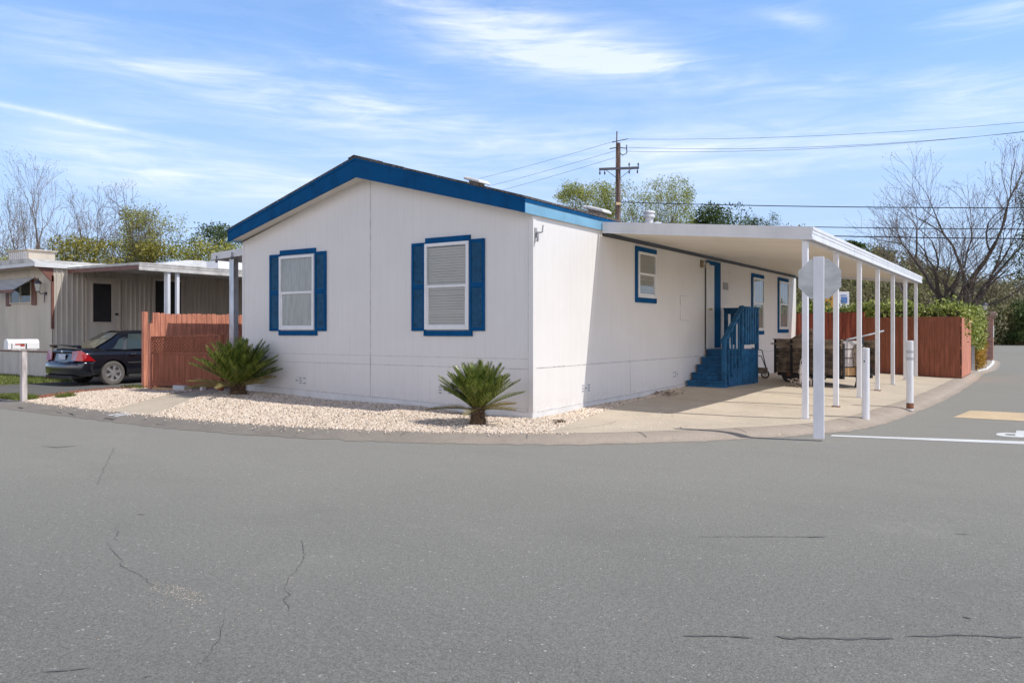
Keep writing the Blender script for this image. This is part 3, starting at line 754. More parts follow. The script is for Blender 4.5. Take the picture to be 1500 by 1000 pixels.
# gable fascia (front), each slope its own board
for s_ in (-1, 1):
    x1 = RIDGE+s_*(HW/2+.055); y = -.30
    mb = MB(); mb.prism([(RIDGE, y, roofz(RIDGE)-.002), (x1, y, roofz(x1)-.002), (x1, y, roofz(x1)-.235), (RIDGE, y, roofz(RIDGE)-.365)] , (0, -.03, 0))
    mb.build('gable_fascia', 'blue', house)
    mb = MB(); mb.prism([(RIDGE, y-.03, roofz(RIDGE)+.0), (x1, y-.03, roofz(x1)+.0), (x1, y-.03, roofz(x1)-.045), (RIDGE, y-.03, roofz(RIDGE)-.045)] , (0, -.012, 0))
    mb.build('drip_edge', 'blue', house)
    # soffit under the gable overhang
    mb = MB(); xa = RIDGE; xb = RIDGE+s_*(HW/2+.03)
    mb.prism([(xa, -.296, roofz(xa)-.33), (xb, -.296, roofz(xb)-.20), (xb, .05, roofz(xb)-.20), (xa, .05, roofz(xa)-.33)], (0,0,.012))
    mb.build('soffit', 'soffit', house)
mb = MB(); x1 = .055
mb.box(x1-.03, x1, -.30, HL+.2, roofz(x1)-.235, roofz(x1)-.002); mb.build('eave_fascia', 'pale_blue', house)
mb = MB(); mb.box(x1+.001, x1+.012, -.33, HL+.2, roofz(x1)-.06, roofz(x1)-.003); mb.build('drip_edge', 'blue', house)
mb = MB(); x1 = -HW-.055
mb.box(x1, x1+.03, -.30, HL+.2, roofz(x1)-.235, roofz(x1)-.002); mb.build('eave_fascia', 'pale_blue', house)
mb = MB(); mb.box(.0, .03, 0.05, HL+.1, 3.36, 3.372); mb.build('soffit', 'soffit', house)
mb = MB(); mb.box(.004, .022, 2.5, HL, 3.27, 3.345)   # dark strip painting in the shade under the carport pan
mb.build('shade_strip', 'dark', house)
# shutters and windows
def shutter(Fm, a0, a1, b0, b1, par):
    mb = MB(); fr = .045; bm_ = (b0+b1)/2
    Fm.box(mb, a0, a0+fr, b0, b1, .004, .034); Fm.box(mb, a1-fr, a1, b0, b1, .004, .034)
    for c0, c1 in ((b0, b0+.06), (bm_-.045, bm_+.045), (b1-.06, b1)): Fm.box(mb, a0+fr, a1-fr, c0, c1, .004, .032)
    Fm.box(mb, a0+fr, a1-fr, b0+.06, b1-.06, .003, .008)
    s = mb.build('shutter', 'blue', par)
    mb = MB()
    for lo, hi in ((b0+.06, bm_-.045), (bm_+.045, b1-.06)):
        n = int((hi-lo)/.036)
        for k in range(n):
            z = lo+(k+.5)*(hi-lo)/n; h = .45*(hi-lo)/n
            P = [Fm.p(a0+fr, z-h, .030), Fm.p(a0+fr, z+h, .014), Fm.p(a0+fr, z+h, .010), Fm.p(a0+fr, z-h, .026)]
            mb.prism(P, Fm.u*(a1-a0-2*fr))
    mb.build('louvre', 'louvre_blue', s)
def window(Fm, a0, a1, b0, b1, par, mid=.5, cover='blind', fw=.055, inner_trim=None, half_open=False):
    w = MB(); d0, d1 = .002, .055
    Fm.box(w, a0, a0+fw, b0, b1, d0, d1); Fm.box(w, a1-fw, a1, b0, b1, d0, d1)
    Fm.box(w, a0+fw, a1-fw, b0, b0+fw, d0, d1); Fm.box(w, a0+fw, a1-fw, b1-fw, b1, d0, d1)
    zm = b0+(b1-b0)*mid
    Fm.box(w, a0+fw, a1-fw, zm-.024, zm+.024, d0, .048)
    Fm.box(w, a0+fw, a0+fw+.028, b0+fw, zm-.024, d0, .040); Fm.box(w, a1-fw-.028, a1-fw, b0+fw, zm-.024, d0, .040)
    Fm.box(w, a0+fw+.028, a1-fw-.028, b0+fw, b0+fw+.03, d0, .040)
    o = w.build('window', 'white_vinyl', par)
    g = MB(); g.add([Fm.p(a0+fw, zm+.024, .037), Fm.p(a1-fw, zm+.024, .037), Fm.p(a1-fw, b1-fw, .037), Fm.p(a0+fw, b1-fw, .037)], [(0,1,2,3)]); g.build('pane', 'glass', o)
    g = MB(); g.add([Fm.p(a0+fw+.028, b0+fw+.03, .029), Fm.p(a1-fw-.028, b0+fw+.03, .029), Fm.p(a1-fw-.028, zm-.024, .029), Fm.p(a0+fw+.028, zm-.024, .029)], [(0,1,2,3)]); g.build('pane', 'glass', o)
    g = MB(); Fm.box(g, a0+fw, a1-fw, b0+fw, b1-fw, .0015, .004); g.build('interior', 'dark_room', o)
    g = MB()
    if cover == 'blind':
        z = b0+fw+.02
        while z < b1-fw-.02:
            P = [Fm.p(a0+fw+.015, z, .009), Fm.p(a0+fw+.015, z+.040, .018), Fm.p(a0+fw+.015, z+.042, .017), Fm.p(a0+fw+.015, z+.002, .008)]
            dz = random.gauss(0, .0012)
            g.prism([p+Vector((0,0,dz)) for p in P], Fm.u*(a1-a0-2*fw-.03)); z += .048
        g.build('blind', 'blind', o)
    else:
        n = 40; vs = []
        for k in range(n+1):
            a = a0+fw+.01+(a1-a0-2*fw-.02)*k/n; c = .014+.006*sin(k*1.3)+.003*sin(k*3.1)
            vs += [Fm.p(a, b0+fw+.01, c), Fm.p(a, b1-fw-.005, c)]
        g.add(vs, [(2*k, 2*k+2, 2*k+3, 2*k+1) for k in range(n)]); g.build('curtain', 'curtain', o)
    return o
# front left window
for sa, sb, cov in ((-6.21, -5.165, 'curtain'), (-2.275, -1.285, 'blind')):
    wl = (sa, sb)
    window(FF, sa, sb, 1.48, 3.0 if cov == 'curtain' else 3.02, house, cover=cov)
    mb = MB(); FF.box(mb, sa+.0, sb+.02, 3.022, 3.125, .003, .032); mb.build('window_trim', 'blue', house)
    mb = MB(); FF.box(mb, sa-.03, sb+.06, 1.365, 1.462, .003, .04); mb.build('window_trim', 'blue', house)
    shutter(FF, sa-.325, sa-.006, 1.455, 3.05, house); shutter(FF, sb+.006, sb+.325, 1.455, 3.045, house)
# side windows
def side_window(a0, a1, b0, b1, t, cov='blind'):
    mb = MB(); FS.box(mb, a0, a1, b1-t, b1, .003, .03); FS.box(mb, a0, a1, b0, b0+t, .003, .03)
    FS.box(mb, a0, a0+t*.9, b0+t, b1-t, .003, .03); FS.box(mb, a1-t*.45, a1, b0+t, b1-t, .003, .03)
    mb.build('window_trim', 'blue', house)
    window(FS, a0+t*.9+.004, a1-t*.45-.004, b0+t+.004, b1-t-.004, house, cover=cov, mid=.52)
side_window(3.96, 5.02, 2.05, 3.21, .10); side_window(11.83, 13.06, 1.35, 3.13, .11, 'curtain'); side_window(14.6, 15.85, 1.40, 3.17, .11, 'curtain')
# door in its deep blue jamb
mb = MB(); FS.box(mb, 8.10, 8.62, 1.03, 3.12, .002, .045); door = mb.build('door', 'white_trim', house)
mb = MB(); FS.box(mb, 8.04, 8.10, 1.0, 3.12, .002, .012); mb.build('door_gap', 'dark', house)
mb = MB(); FS.box(mb, 8.62, 9.06, 1.0, 3.12, .002, .06); FS.box(mb, 8.10, 9.06, 3.12, 3.22, .002, .06); mb.build('door_jamb', 'blue', house)
mb = MB(); FS.box(mb, 8.10, 9.06, 1.0, 1.03, .002, .07); mb.build('threshold', 'galv', house)
mb = MB(); mb.tube([FS.p(8.22, 2.0, .045), FS.p(8.22, 2.0, .10)], .022, 10); mb.lathe([(.0, .09),(.03,.095),(.032,.12),(.02,.14),(0,.142)], FS.p(8.22,2.0,0), 12, 'x'); mb.build('handle', 'brass', door, smooth=True)
# access panel on the side wall, number plates, porch light, corner bracket
mb = MB(); FS.box(mb, 6.42, 6.435, 1.70, 2.28, 0, .006); FS.box(mb, 6.435, 6.95, 2.272, 2.28, 0, .005); FS.box(mb, 6.435, 6.95, 1.70, 1.71, 0, .006); mb.build('access_panel', 'seam', house)
mb = MB(); FS.box(mb, 9.40, 9.57, 2.55, 2.74, .001, .012); FS.box(mb, 9.62, 9.80, 2.55, 2.74, .001, .012); mb.build('wall_plate', 'vent_grey', house)
mb = MB(); FS.box(mb, 9.35, 10.1, 3.02, 3.028, 0, .004); mb.build('wall_seam', 'seam', house)
mb = MB(); FS.box(mb, 7.72, 7.90, 3.02, 3.20, .002, .03); mb.tube([(.03,7.82,3.16),(.12,7.83,3.19),(.15,7.83,3.1)], .012, 6)
pl = mb.build('porch_light', 'brass', house)
mb = MB(); mb.lathe([(.015,.0),(.05,-.02),(.06,-.10),(.035,-.16),(0,-.165)], (.15,7.83,3.14), 12); mb.build('lamp_shade', 'lantern_glass', pl, smooth=True)
mb = MB(); mb.box(.015,.03,.04,.10,3.0,3.16); mb.tube([(.03,.07,3.08),(.10,.09,3.08),(.13,.10,3.085),(.14,.11,3.2)], [.014,.014,.013,.012], 8); mb.tube([(.06,.07,3.09),(.075,.05,2.96),(.06,.045,2.93)], .02, 8)
mb.build('wall_bracket', 'vent_grey', house)
# perforated vents in the skirt
def skirt_vent(Fm, a, z):
    mb = MB(); Fm.box(mb, a-.02, a+.32, z-.04, z+.13, .0, .0025); pv = mb.build('skirt_vent', 'white_trim', house)
    for i in range(3):
        for j in range(3):
            if (i+j*2+int(a*7)) % 4 == 0: continue
            aa = a+i*.11; b = z+j*.05-.02
            mb = MB(); Fm.box(mb, aa, aa+.06+.02*random.random(), b, b+.026, .0015, .0042); mb.build('vent_slot', 'vent_grey', pv)
for Fm, a, z in ((FF,-5.75,.40),(FF,-1.98,.36),(FS,1.7,.36),(FS,6.0,.42)): skirt_vent(Fm, a, z)
# roof vents
def roof_vent(x, y, L=.42, Wd=.42):
    z = roofz(x)+.03
    mb = MB(); mb.prism([(x-L*.35,y-Wd*.35,z+L*.35*SL-.02),(x+L*.35,y-Wd*.35,z-L*.35*SL-.02),(x+L*.35,y+Wd*.35,z-L*.35*SL-.02),(x-L*.35,y+Wd*.35,z+L*.35*SL-.02)], (0,0,.14))
    v = mb.build('roof_vent', 'rusty_metal', house)
    mb = MB(); cs = []
    for k, (s_, h) in enumerate(((.94,.01),(1.0,.03),(.96,.06),(.80,.085))):
        for sx, sy in ((-1,-1),(1,-1),(1,1),(-1,1)): cs.append((x+sx*s_*L*.62, y+sy*s_*Wd*.6, z+.085-sx*s_*L*.62*SL+h))
    fs = [(0,3,2,1), (12,13,14,15)]
    for i in range(3):
        for j in range(4): fs.append((i*4+j, i*4+(j+1)%4, (i+1)*4+(j+1)%4, (i+1)*4+j))
    mb.add(cs, fs); mb.build('vent_cap', 'white_trim', v, bevel=.03)
roof_vent(-3.05, 2.6, .34, .34); roof_vent(-.62, 3.55, .32, .34); roof_vent(-1.0, 4.1, .32, .34)
def flue(x, y, hgt, r):
    z = roofz(x)
    mb = MB(); mb.lathe([(r*1.5, -.05),(r*1.4,.1),(r,.14),(r,hgt)], (x,y,z), 14); f = mb.build('flue', 'post_white', house, smooth=True)
    mb = MB(); mb.lathe([(r*.9,hgt),(r*1.5,hgt),(r*1.5,hgt+.05),(r*1.1,hgt+.09),(r*1.6,hgt+.11),(r*1.5,hgt+.15),(0,hgt+.2)], (x,y,z), 14); mb.build('flue_cap', 'post_white', f, smooth=True)
flue(-1.3, 7.6, .34, .10)
mb = MB(); mb.lathe([(.24,-.1),(.24,.04),(.2,.16),(.1,.25),(0,.28)], (-.95,7.3,roofz(-.95)), 14); mb.build('vent_dome', 'post_white', house, smooth=True)

# ------------------------------------------------------------------ carport
CX0, CX1, CY0, CY1 = .07, 3.86, 2.40, 16.62
cp = thing('carport', (3.75, 2.5, .0), 'white metal carport with a flat pan roof along the side of the white house', 'carport')
def cz(x): return 3.50-(x-CX0)/(CX1-CX0)*.37
mb = MB()   # ribbed pan: trapezoid ribs running from wall to beam
vs = []; pitch = .203; nx = 2
ys = []; y = CY0+.02; k = 0
while y < CY1-.02: ys += [(y, 0), (y+.012, .04), (y+.045, .04), (y+.057, 0)]; y += pitch
ys.append((CY1-.02, 0))
for yy, dz in ys: vs += [(CX0, yy, cz(CX0)-.150+dz), (CX1-.05, yy, cz(CX1)-.07+dz)]
mb.add(vs, [(2*i, 2*i+1, 2*i+3, 2*i+2) for i in range(len(ys)-1)])
pn = mb.build('roof_pan', 'pan_under', cp); so_ = pn.modifiers.new('s', 'SOLIDIFY'); so_.thickness = .008
# front and rear fascia (three-step gutter profile)
for yy, s_ in ((CY0, -1), (CY1, 1)):
    mb = MB()
    for (h0, h1, t) in ((-.19,-.155,.030),(-.155,-.10,.022),(-.10,-.045,.030),(-.045,.02,.038)):
        mb.prism([(CX0, yy, cz(CX0)+h0), (CX1, yy, cz(CX1)+h0), (CX1, yy, cz(CX1)+h1), (CX0, yy, cz(CX0)+h1)], (0, s_*t, 0))
    mb.build('fascia', 'white_trim', cp)
mb = MB()
for (h0, h1, t) in ((-.185,-.14,.030),(-.14,-.085,.022),(-.085,-.03,.030),(-.03,.022,.040)): mb.box(CX1, CX1+t, CY0-.03, CY1+.03, cz(CX1)+h0, cz(CX1)+h1)
mb.build('gutter', 'post_white', cp)
mb = MB(); mb.box(3.70, 3.79, CY0+.03, CY1-.03, cz(CX1)-.20, cz(CX1)-.07); mb.build('beam', 'post_white', cp)
for i, y in enumerate((2.50, 4.85, 7.15, 9.42, 11.75, 14.05, 16.35)):
    z0 = gz(3.75, y); s_ = .045
    mb = MB(); mb.box(3.745-s_, 3.745+s_, y-s_, y+s_, z0-.02, cz(CX1)-.20)
    p = mb.build('post', 'post_white', cp, bevel=.004)
    mb = MB(); mb.box(3.745-.07, 3.745+.07, y-.055, y+.055, z0, z0+.018+.01*(i%2)); mb.tube([(3.70,y-.085,z0),(3.70,y-.085,z0+.03)], .015, 6); mb.build('foot_plate', 'rust' if i in (1,3) else 'galv', p)

# ------------------------------------------------------------------ porch stairs
st = thing('porch_steps', (.5, 6.8, .1), 'bright blue wooden porch steps with a slatted railing at the side door', 'stairs')
SX0, SX1 = .06, .95; ys0 = 6.70; G0 = .12
for k in range(4):
    y = ys0+k*.335; z = G0+.176*(k+1)
    mb = MB(); mb.box(SX0, SX1-.03, y+.02, y+.05, z-.176, z-.035); mb.build('riser', 'stair_blue', st)
    mb = MB(); mb.box(SX0-.01, SX1, y-.015, y+.335, z-.035, z); mb.build('tread', 'stair_blue', st, bevel=.004)
YL = ys0+4*.335; ZL = G0+.176*5; YE = 9.35
mb = MB(); mb.box(SX0, SX1-.03, YL+.02, YL+.05, ZL-.176, ZL-.035); mb.build('riser', 'stair_blue', st)
mb = MB(); mb.box(SX0-.01, SX1+.01, YL-.015, YE, ZL-.035, ZL); mb.build('landing', 'stair_blue', st, bevel=.004)
# stepped side skirt of vertical boards
mb = MB()
for k in range(4):
    y = ys0+k*.335; z = G0+.176*(k+1); n = 3
    for j in range(n): mb.box(SX1-.028, SX1-.008-.002*(j%2), y+.02+j*.105, y+.02+(j+1)*.105-.004, .05, z-.036)
y = YL+.02; j = 0
while y < YE-.02: mb.box(SX1-.028, SX1-.006-.002*(j%2), y, min(YE, y+.136), .05, ZL-.036); y += .14; j += 1
y = SX0; j = 0
while y < SX1-.04: mb.box(y, min(SX1-.03, y+.136), YE-.022, YE-.004, .05, ZL-.036); y += .14
mb.build('side_board', 'stair_blue', st)
RH = 1.06
def post(x, y, z0, z1, w=.088): 
    mb = MB(); mb.box(x-w/2, x+w/2, y-w/2, y+w/2, z0, z1); return mb.build('newel_post', 'stair_blue', st, bevel=.004)
post(SX1-.02, ys0+.06, .1, 1.20); post(SX1-.03, YL+.05, ZL, ZL+RH-.04); post(SX1-.03, YE-.05, ZL, ZL+RH-.04); post(SX0+.06, YE-.05, ZL, ZL+RH-.04)
mb = MB(); mb.bar((SX1-.03, ys0-.02, 1.20), (SX1-.03, YL+.06, ZL+RH-.0), .11, .04); mb.bar((SX1-.03, ys0+.05, 1.10), (SX1-.03, YL+.06, ZL+RH-.10), .04, .09)
mb.build('handrail', 'stair_blue', st, bevel=.004)
mb = MB(); mb.box(SX1-.09, SX1+.03, YL-.0, YE+.02, ZL+RH-.04, ZL+RH); mb.box(SX0, SX1-.09, YE-.10, YE+.02, ZL+RH-.04, ZL+RH-.002)
mb.box(SX1-.05, SX1-.01, YL+.09, YE-.09, ZL+RH-.14, ZL+RH-.042); mb.box(SX0+.1, SX1-.08, YE-.07, YE-.03, ZL+RH-.16, ZL+RH-.042)
mb.build('top_rail', 'stair_blue', st, bevel=.003)
for k in range(5):
    y = ys0+.26+k*.245; t = (y-ys0)/(YL-ys0); zt = 1.12+(ZL+RH-.06-1.16)*t; zb = G0+.176*(int((y-ys0)/.335)+1)-.08
    mb = MB(); mb.box(SX1-.002, SX1+.036, y-.022, y+.022, zb, zt); mb.build('baluster', 'stair_blue', st)
for k in range(5):
    y = YL+.21+k*.19
    mb = MB(); mb.box(SX1-.012, SX1+.026, y-.055, y+.055, ZL+.12, ZL+RH-.05); mb.build('baluster', 'stair_blue', st)
for k in range(3):
    x = SX0+.22+k*.2
    mb = MB(); mb.box(x-.05, x+.05, YE-.03, YE+.0, ZL+.1, ZL+RH-.06); mb.build('baluster', 'stair_blue', st)

# ------------------------------------------------------------------ sign, bollards
SG = (4.39, .55)
zg = gz(*SG)
sg = thing('stop_sign', (SG[0], SG[1], zg), 'bare metal back of an octagonal road sign on a white square post at the corner', 'road sign', rotz=.15)
L = lambda mb: mb
mb = MB(); mb.box(-.068, .072, -.05, .05, -.05, 2.49-zg); mb.build('post', 'post_white', sg, local=True, bevel=.004)
R8 = .282/cos(pi/8)
P = [(R8*cos(pi/8+k*pi/4), 0, R8*sin(pi/8+k*pi/4)) for k in range(8)]
mb = MB(); mb.prism([(p[0]+.008, .053, p[2]+2.185-zg) for p in P], (0, .004, 0)); pl = mb.build('sign_plate', 'alu_sign', sg, local=True)
mb = MB(); mb.prism([(p[0]*.97+.008, .0575, p[2]*.97+2.185-zg) for p in P], (0, .001, 0)); mb.build('sign_face', 'taillight', pl, local=True)
mb = MB()
mb.lathe([(.0,-.054),(.008,-.053),(.009,-.05)], (.005, 0, 2.13-zg), 8, 'y')
mb.build('bolt', 'post_white', sg, local=True)
def bollard(x, y, h, label, rust, bands):
    z = gz(x, y)
    b = thing('bollard', (x, y, z), label, 'bollard', 'white steel bollards at the driveway corner')
    mb = MB(); r = .062; mb.lathe([(r,-.05),(r,h-.01),(r-.012,h),(0,h+.002)], (x,y,z), 20); mb.build('pipe', 'post_white', b, smooth=True)
    if rust: mb = MB(); mb.lathe([(r+.004,-.02),(r+.003,.07),(r+.001,.085)], (x,y,z), 20); mb.build('rusty_foot', 'rust', b)
    for zz in bands: mb = MB(); mb.lathe([(r+.001,zz),(r+.002,zz+.002),(r+.002,zz+.055),(r+.001,zz+.057)], (x,y,z), 20); mb.build('reflective_band', 'reflective', b)
    if not bands: mb = MB(); mb.box(x-.02, x+.0, y-r-.006, y-r+.01, z+h*.80, z+h*.82); mb.build('bolt_hole', 'dark', b)
bollard(4.53, 3.30, 1.17, 'plain white steel bollard, the nearer one, with a small dark bolt hole', False, [])
bollard(4.90, 5.72, 1.27, 'farther white steel bollard with grey bands near its top and a rusty foot', True, [1.03, .90])

# ------------------------------------------------------------------ fences
def plank_fence(name, P0, P1, ztop, label, cat, m, pw=.14, gap=.006, jit=.01, posts=(), z0=None, face=1, dogear=True):
    P0 = Vector((*P0, 0)); P1 = Vector((*P1, 0)); d = (P1-P0).normalized(); n = Vector((-d.y, d.x, 0))*face; Ln = (P1-P0).length
    g0 = gz(P0.x, P0.y) if z0 is None else z0
    f = thing(name, (P0.x, P0.y, g0), label, cat)
    mb = MB(); a = 0
    while a < Ln:
        w = min(pw, Ln-a); o = P0+d*a; g = (gz(*(o.xy)) if z0 is None else z0); zt = ztop+random.gauss(0, jit); t = .016+random.random()*.006
        ear = .025 if dogear and w > .08 else 0
        pts = [o+d*gap+Vector((0,0,g+.03)), o+d*(w-gap)+Vector((0,0,g+.03)), o+d*(w-gap)+Vector((0,0,zt-ear)), o+d*(w-gap-ear)+Vector((0,0,zt)), o+d*(gap+ear)+Vector((0,0,zt)), o+d*gap+Vector((0,0,zt-ear))]
        if ear == 0: pts = [pts[0], pts[1], pts[2], pts[5]]
        mb.prism(pts, n*t); a += pw
    mb.build('board', m, f)
    mb = MB()
    for zz in (g0+.35, (g0+ztop)/2, ztop-.22):
        a_ = P0-n*.025; b_ = P1-n*.025; mb.bar((a_.x,a_.y,zz), (b_.x,b_.y,zz), .04, .09)
    mb.build('rail', m, f)
    for q in posts:
        o = P0+d*q-n*.09; mb = MB(); mb.box(o.x-.05, o.x+.05, o.y-.05, o.y+.05, g0-.05, ztop+.03); mb.build('post', m, f)
    return f
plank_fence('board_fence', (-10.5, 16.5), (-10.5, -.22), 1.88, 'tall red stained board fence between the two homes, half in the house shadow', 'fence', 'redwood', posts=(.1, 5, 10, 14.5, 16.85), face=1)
# gate panel with lattice top
GA = Vector((-10.02, -.50, 0)); GB = Vector((-7.98, -.19, 0)); gd = (GB-GA).normalized(); gn = Vector((gd.y, -gd.x, 0))
gt = thing('lattice_gate', (GA.x, GA.y, .1), 'low red stained fence panel with a lattice strip along its top', 'fence panel')
def gp(a, z, c=0): q = GA+gd*a+gn*c; return Vector((q.x, q.y, z))
GL = (GB-GA).length; zt = 1.31; zb = .22
mb = MB()
for k in range(12):
    a = .02+k*(GL-.04)/12; w = (GL-.04)/12-.006
    mb.prism([gp(a, zb+.05), gp(a+w, zb+.05), gp(a+w, .93), gp(a, .93)], gn*.016)
mb.build('board', 'redwood_side', gt)
mb = MB(); mb.bar(gp(0, zb+.03, .02), gp(GL, zb+.05, .02), .04, .09); mb.bar(gp(0, .95, .02), gp(GL, .97, .02), .035, .04); mb.bar(gp(0, zt, .02), gp(GL, zt+.055, .02), .05, .04)
mb.bar(gp(0, zb+.16, .022), gp(GL, zb+.17, .022), .01, .012); mb.build('frame', 'redwood_side', gt)
mb = MB(); nL = 30
for s_ in (-1, 1):
    k = -8
    while k < nL+8:
        a0 = k*.085; a1 = a0+s_*.33; z0_, z1_ = .965, 1.30; lo, hi = 0.0, GL
        P = []
        for aa, zz in ((a0, z0_), (a1, z1_)): P.append((aa, zz))
        (x0_, y0_), (x1_, y1_) = P
        if x1_ < x0_: x0_, y0_, x1_, y1_ = x1_, y1_, x0_, y0_
        if x1_ > lo and x0_ < hi:
            if x0_ < lo: y0_ += (y1_-y0_)*(lo-x0_)/(x1_-x0_); x0_ = lo
            if x1_ > hi: y1_ -= (y1_-y0_)*(x1_-hi)/(x1_-x0_); x1_ = hi
            mb.bar(gp(x0_, y0_, .012+s_*.004), gp(x1_, y1_, .012+s_*.004), .007, .030, up=(0,0,1))
        k += 1
mb.build('lattice', 'redwood_side', gt)
mb = MB(); q = gp(GL+.03, 0); mb.box(q.x-.045, q.x+.045, q.y-.045, q.y+.045, 0.02, zt+.06); mb.build('post', 'redwood_side', gt)
mb = MB(); q = gp(-.06, 0); mb.box(q.x-.05, q.x+.05, q.y-.05, q.y+.05, 0.0, 1.63); mb.build('post', 'redwood', gt)
mb = MB(); mb.bar(gp(.02, .13, .02), gp(.72, .13, .02), .04, .08); mb.build('kick_board', 'raw_wood', gt)
cb = MB(); a = gp(.80, 0, .06); b = gp(1.16, 0, .06); cb.bar((a.x,a.y,.17),(b.x,b.y,.17), .19, .14); tag(cb.build('concrete_block', 'block', bevel=.008), 'pale concrete block lying on the ground under the red lattice panel', 'concrete block')
cb = MB(); a = gp(1.56, 0, .0); b = gp(1.60, 0, .05); cb.bar((a.x,a.y,.02),(a.x,a.y,.22), .09, .09); tag(cb.build('wood_stub', 'grey_wood'), 'short weathered wooden stub beside the end of the red lattice panel', 'wood stub')
# rear fences
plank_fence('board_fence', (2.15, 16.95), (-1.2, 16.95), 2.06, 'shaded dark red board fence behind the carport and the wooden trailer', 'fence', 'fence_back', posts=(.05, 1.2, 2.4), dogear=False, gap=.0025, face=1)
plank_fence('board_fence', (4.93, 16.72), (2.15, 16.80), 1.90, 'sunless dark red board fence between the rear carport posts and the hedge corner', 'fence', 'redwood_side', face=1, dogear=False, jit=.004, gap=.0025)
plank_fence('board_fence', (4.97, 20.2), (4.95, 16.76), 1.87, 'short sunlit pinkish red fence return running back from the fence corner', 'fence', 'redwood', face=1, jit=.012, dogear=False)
gpst = MB(); gpst.box(4.86, 4.96, 22.4, 22.5, 0, 1.75); tag(gpst.build('metal_post', 'galv'), 'plain grey metal post between the red fence end and the orange shrub', 'post')
# ------------------------------------------------------------------ patio cover on the far side of the house
pc = thing('patio_cover', (-8.66, .6, .1), 'grey patio cover with hanging string bulbs at the left side of the white house', 'patio cover')
mb = MB(); mb.prism([(-9.26,.50,3.12),(-7.53,.50,3.20),(-7.53,.50,3.37),(-9.26,.50,3.28)], (0,.05,0)); mb.build('beam', 'white_trim', pc)
mb = MB(); mb.prism([(-9.26,.55,3.24),(-7.53,.55,3.33),(-7.53,.55,3.355),(-9.26,.55,3.265)], (0,9.4,0)); mb.build('roof_panel', 'pan_top', pc)
mb = MB(); mb.box(-9.26,-9.21,.55,9.95,3.12,3.27); mb.build('beam', 'white_trim', pc)
for y in (.62, 5.2, 9.8):
    mb = MB(); mb.box(-8.75,-8.59,y,y+.13,.08,3.16); mb.build('post', 'metal_pale' if 'metal_pale' in MATS else 'galv', pc)
for k, (x, z) in enumerate(((-9.02,3.11),(-8.45,3.16),(-7.9,3.18))):
    mb = MB(); mb.tube([(x,.47,z+.10),(x,.47,z+.02)], .012, 6); mb.lathe([(.018,.02),(.03,-.02),(.028,-.05),(0,-.07)], (x,.47,z), 10)
    o = mb.build('string_bulb', 'pole_metal', pc)

# ------------------------------------------------------------------ neighbouring mobile home
NX, NY = -17.45, .90
nh = thing('mobile_home', (NX, NY, .05), 'older cream and grey corrugated mobile home with brown trim and a flat white roof edge', 'mobile home')
def ribbed(x0, x1, z0, z1, y, axis, pitch=.15, depth=.012, other=0):
    """corrugated sheet: trapezoid ribs. axis 'x': runs along x at y ; 'y': runs along y at x=y"""
    vs = []; a = x0; pts = []
    while a < x1:
        for f, d in ((0,0),(.62,0),(.72,depth),(.90,depth)): pts.append((a+f*pitch, d))
        a += pitch
    pts.append((x1, 0)); pts = [(min(p, x1), d) for p, d in pts]
    mb = MB()
    for p, d in pts:
        if axis == 'x': vs += [(p, y-d, z0), (p, y-d, z1)]
        else: vs += [(y+d, p, z0), (y+d, p, z1)]
    mb.add(vs, [(2*i, 2*i+2, 2*i+3, 2*i+1) for i in range(len(pts)-1)]); return mb
mb = MB(); mb.box(-24.5, NX-.02, NY+.02, 18, .0, 3.32); mb.build('wall', 'metal_cream', nh)
ribbed(-24.5, NX, 2.75, 3.38, NY, 'x', .10, .008).build('front_siding', 'metal_cream', nh)
mb = MB(); mb.box(-24.5, NX, NY-.006, NY+.01, .84, 2.75); mb.box(-24.5, NX, NY-.010, NY-.004, 1.55, 1.565); mb.build('front_siding', 'metal_cream', nh)
ribbed(-24.5, NX, .0, .82, NY-.004, 'x', .28, .02).build('skirting', 'metal_skirt', nh)
mb = MB(); mb.box(-24.5, NX+.03, NY-.045, NY-.004, .815, .85); mb.build('belt_trim', 'trim_brown', nh)
ribbed(NY, 18, .72, 3.34, NX, 'y', .155, .03).build('side_siding', 'metal_grey', nh)
ribbed(NY, 18, .0, .74, NX+.004, 'y', .28, .02).build('skirting', 'metal_skirt', nh)
mb = MB(); mb.box(NX-.045, NX+.012, NY-.02, NY+.05, 1.52, 3.1); mb.build('corner_trim', 'trim_brown', nh)
mb = MB(); mb.box(NX-.03, NX+.010, NY-.018, NY+.42, .05, .06); mb.build('sill_trim', 'metal_skirt', nh)
mb = MB(); mb.prism([(NX+.012, .42, 3.40),(NX+.012, NY+.03, 3.40),(NX+.012, NY+.03, 2.92),(NX+.012, NY-.02, 2.92)], (-.05,0,0)); mb.build('eave_gusset', 'trim_brown', nh)
# roof slab with fascia, slightly crowned
mb = MB(); mb.prism([(-24.6,.38,3.42),(NX+.07,.38,3.35),(NX+.07,.38,3.46),(-17.7,.38,3.58),(-20,.38,3.63),(-24.6,.38,3.55)], (0,17.8,0)); mb.build('roof', 'old_roof', nh)
mb = MB(); mb.box(-24.6, NX+.10, .36, .385, 3.34, 3.45); mb.build('fascia', 'white_trim', nh)
mb = MB(); mb.box(-24.6, NX+.05, .345, .362, 3.325, 3.35); mb.build('fascia_trim', 'trim_brown', nh)
mb = MB(); mb.box(NX+.065, NX+.10, .385, 17.8, 3.33, 3.45); mb.build('fascia', 'white_trim', nh)
mb = MB(); mb.box(-24.5, NX, .40, .90, 3.33, 3.345); mb.build('soffit', 'metal_cream', nh)
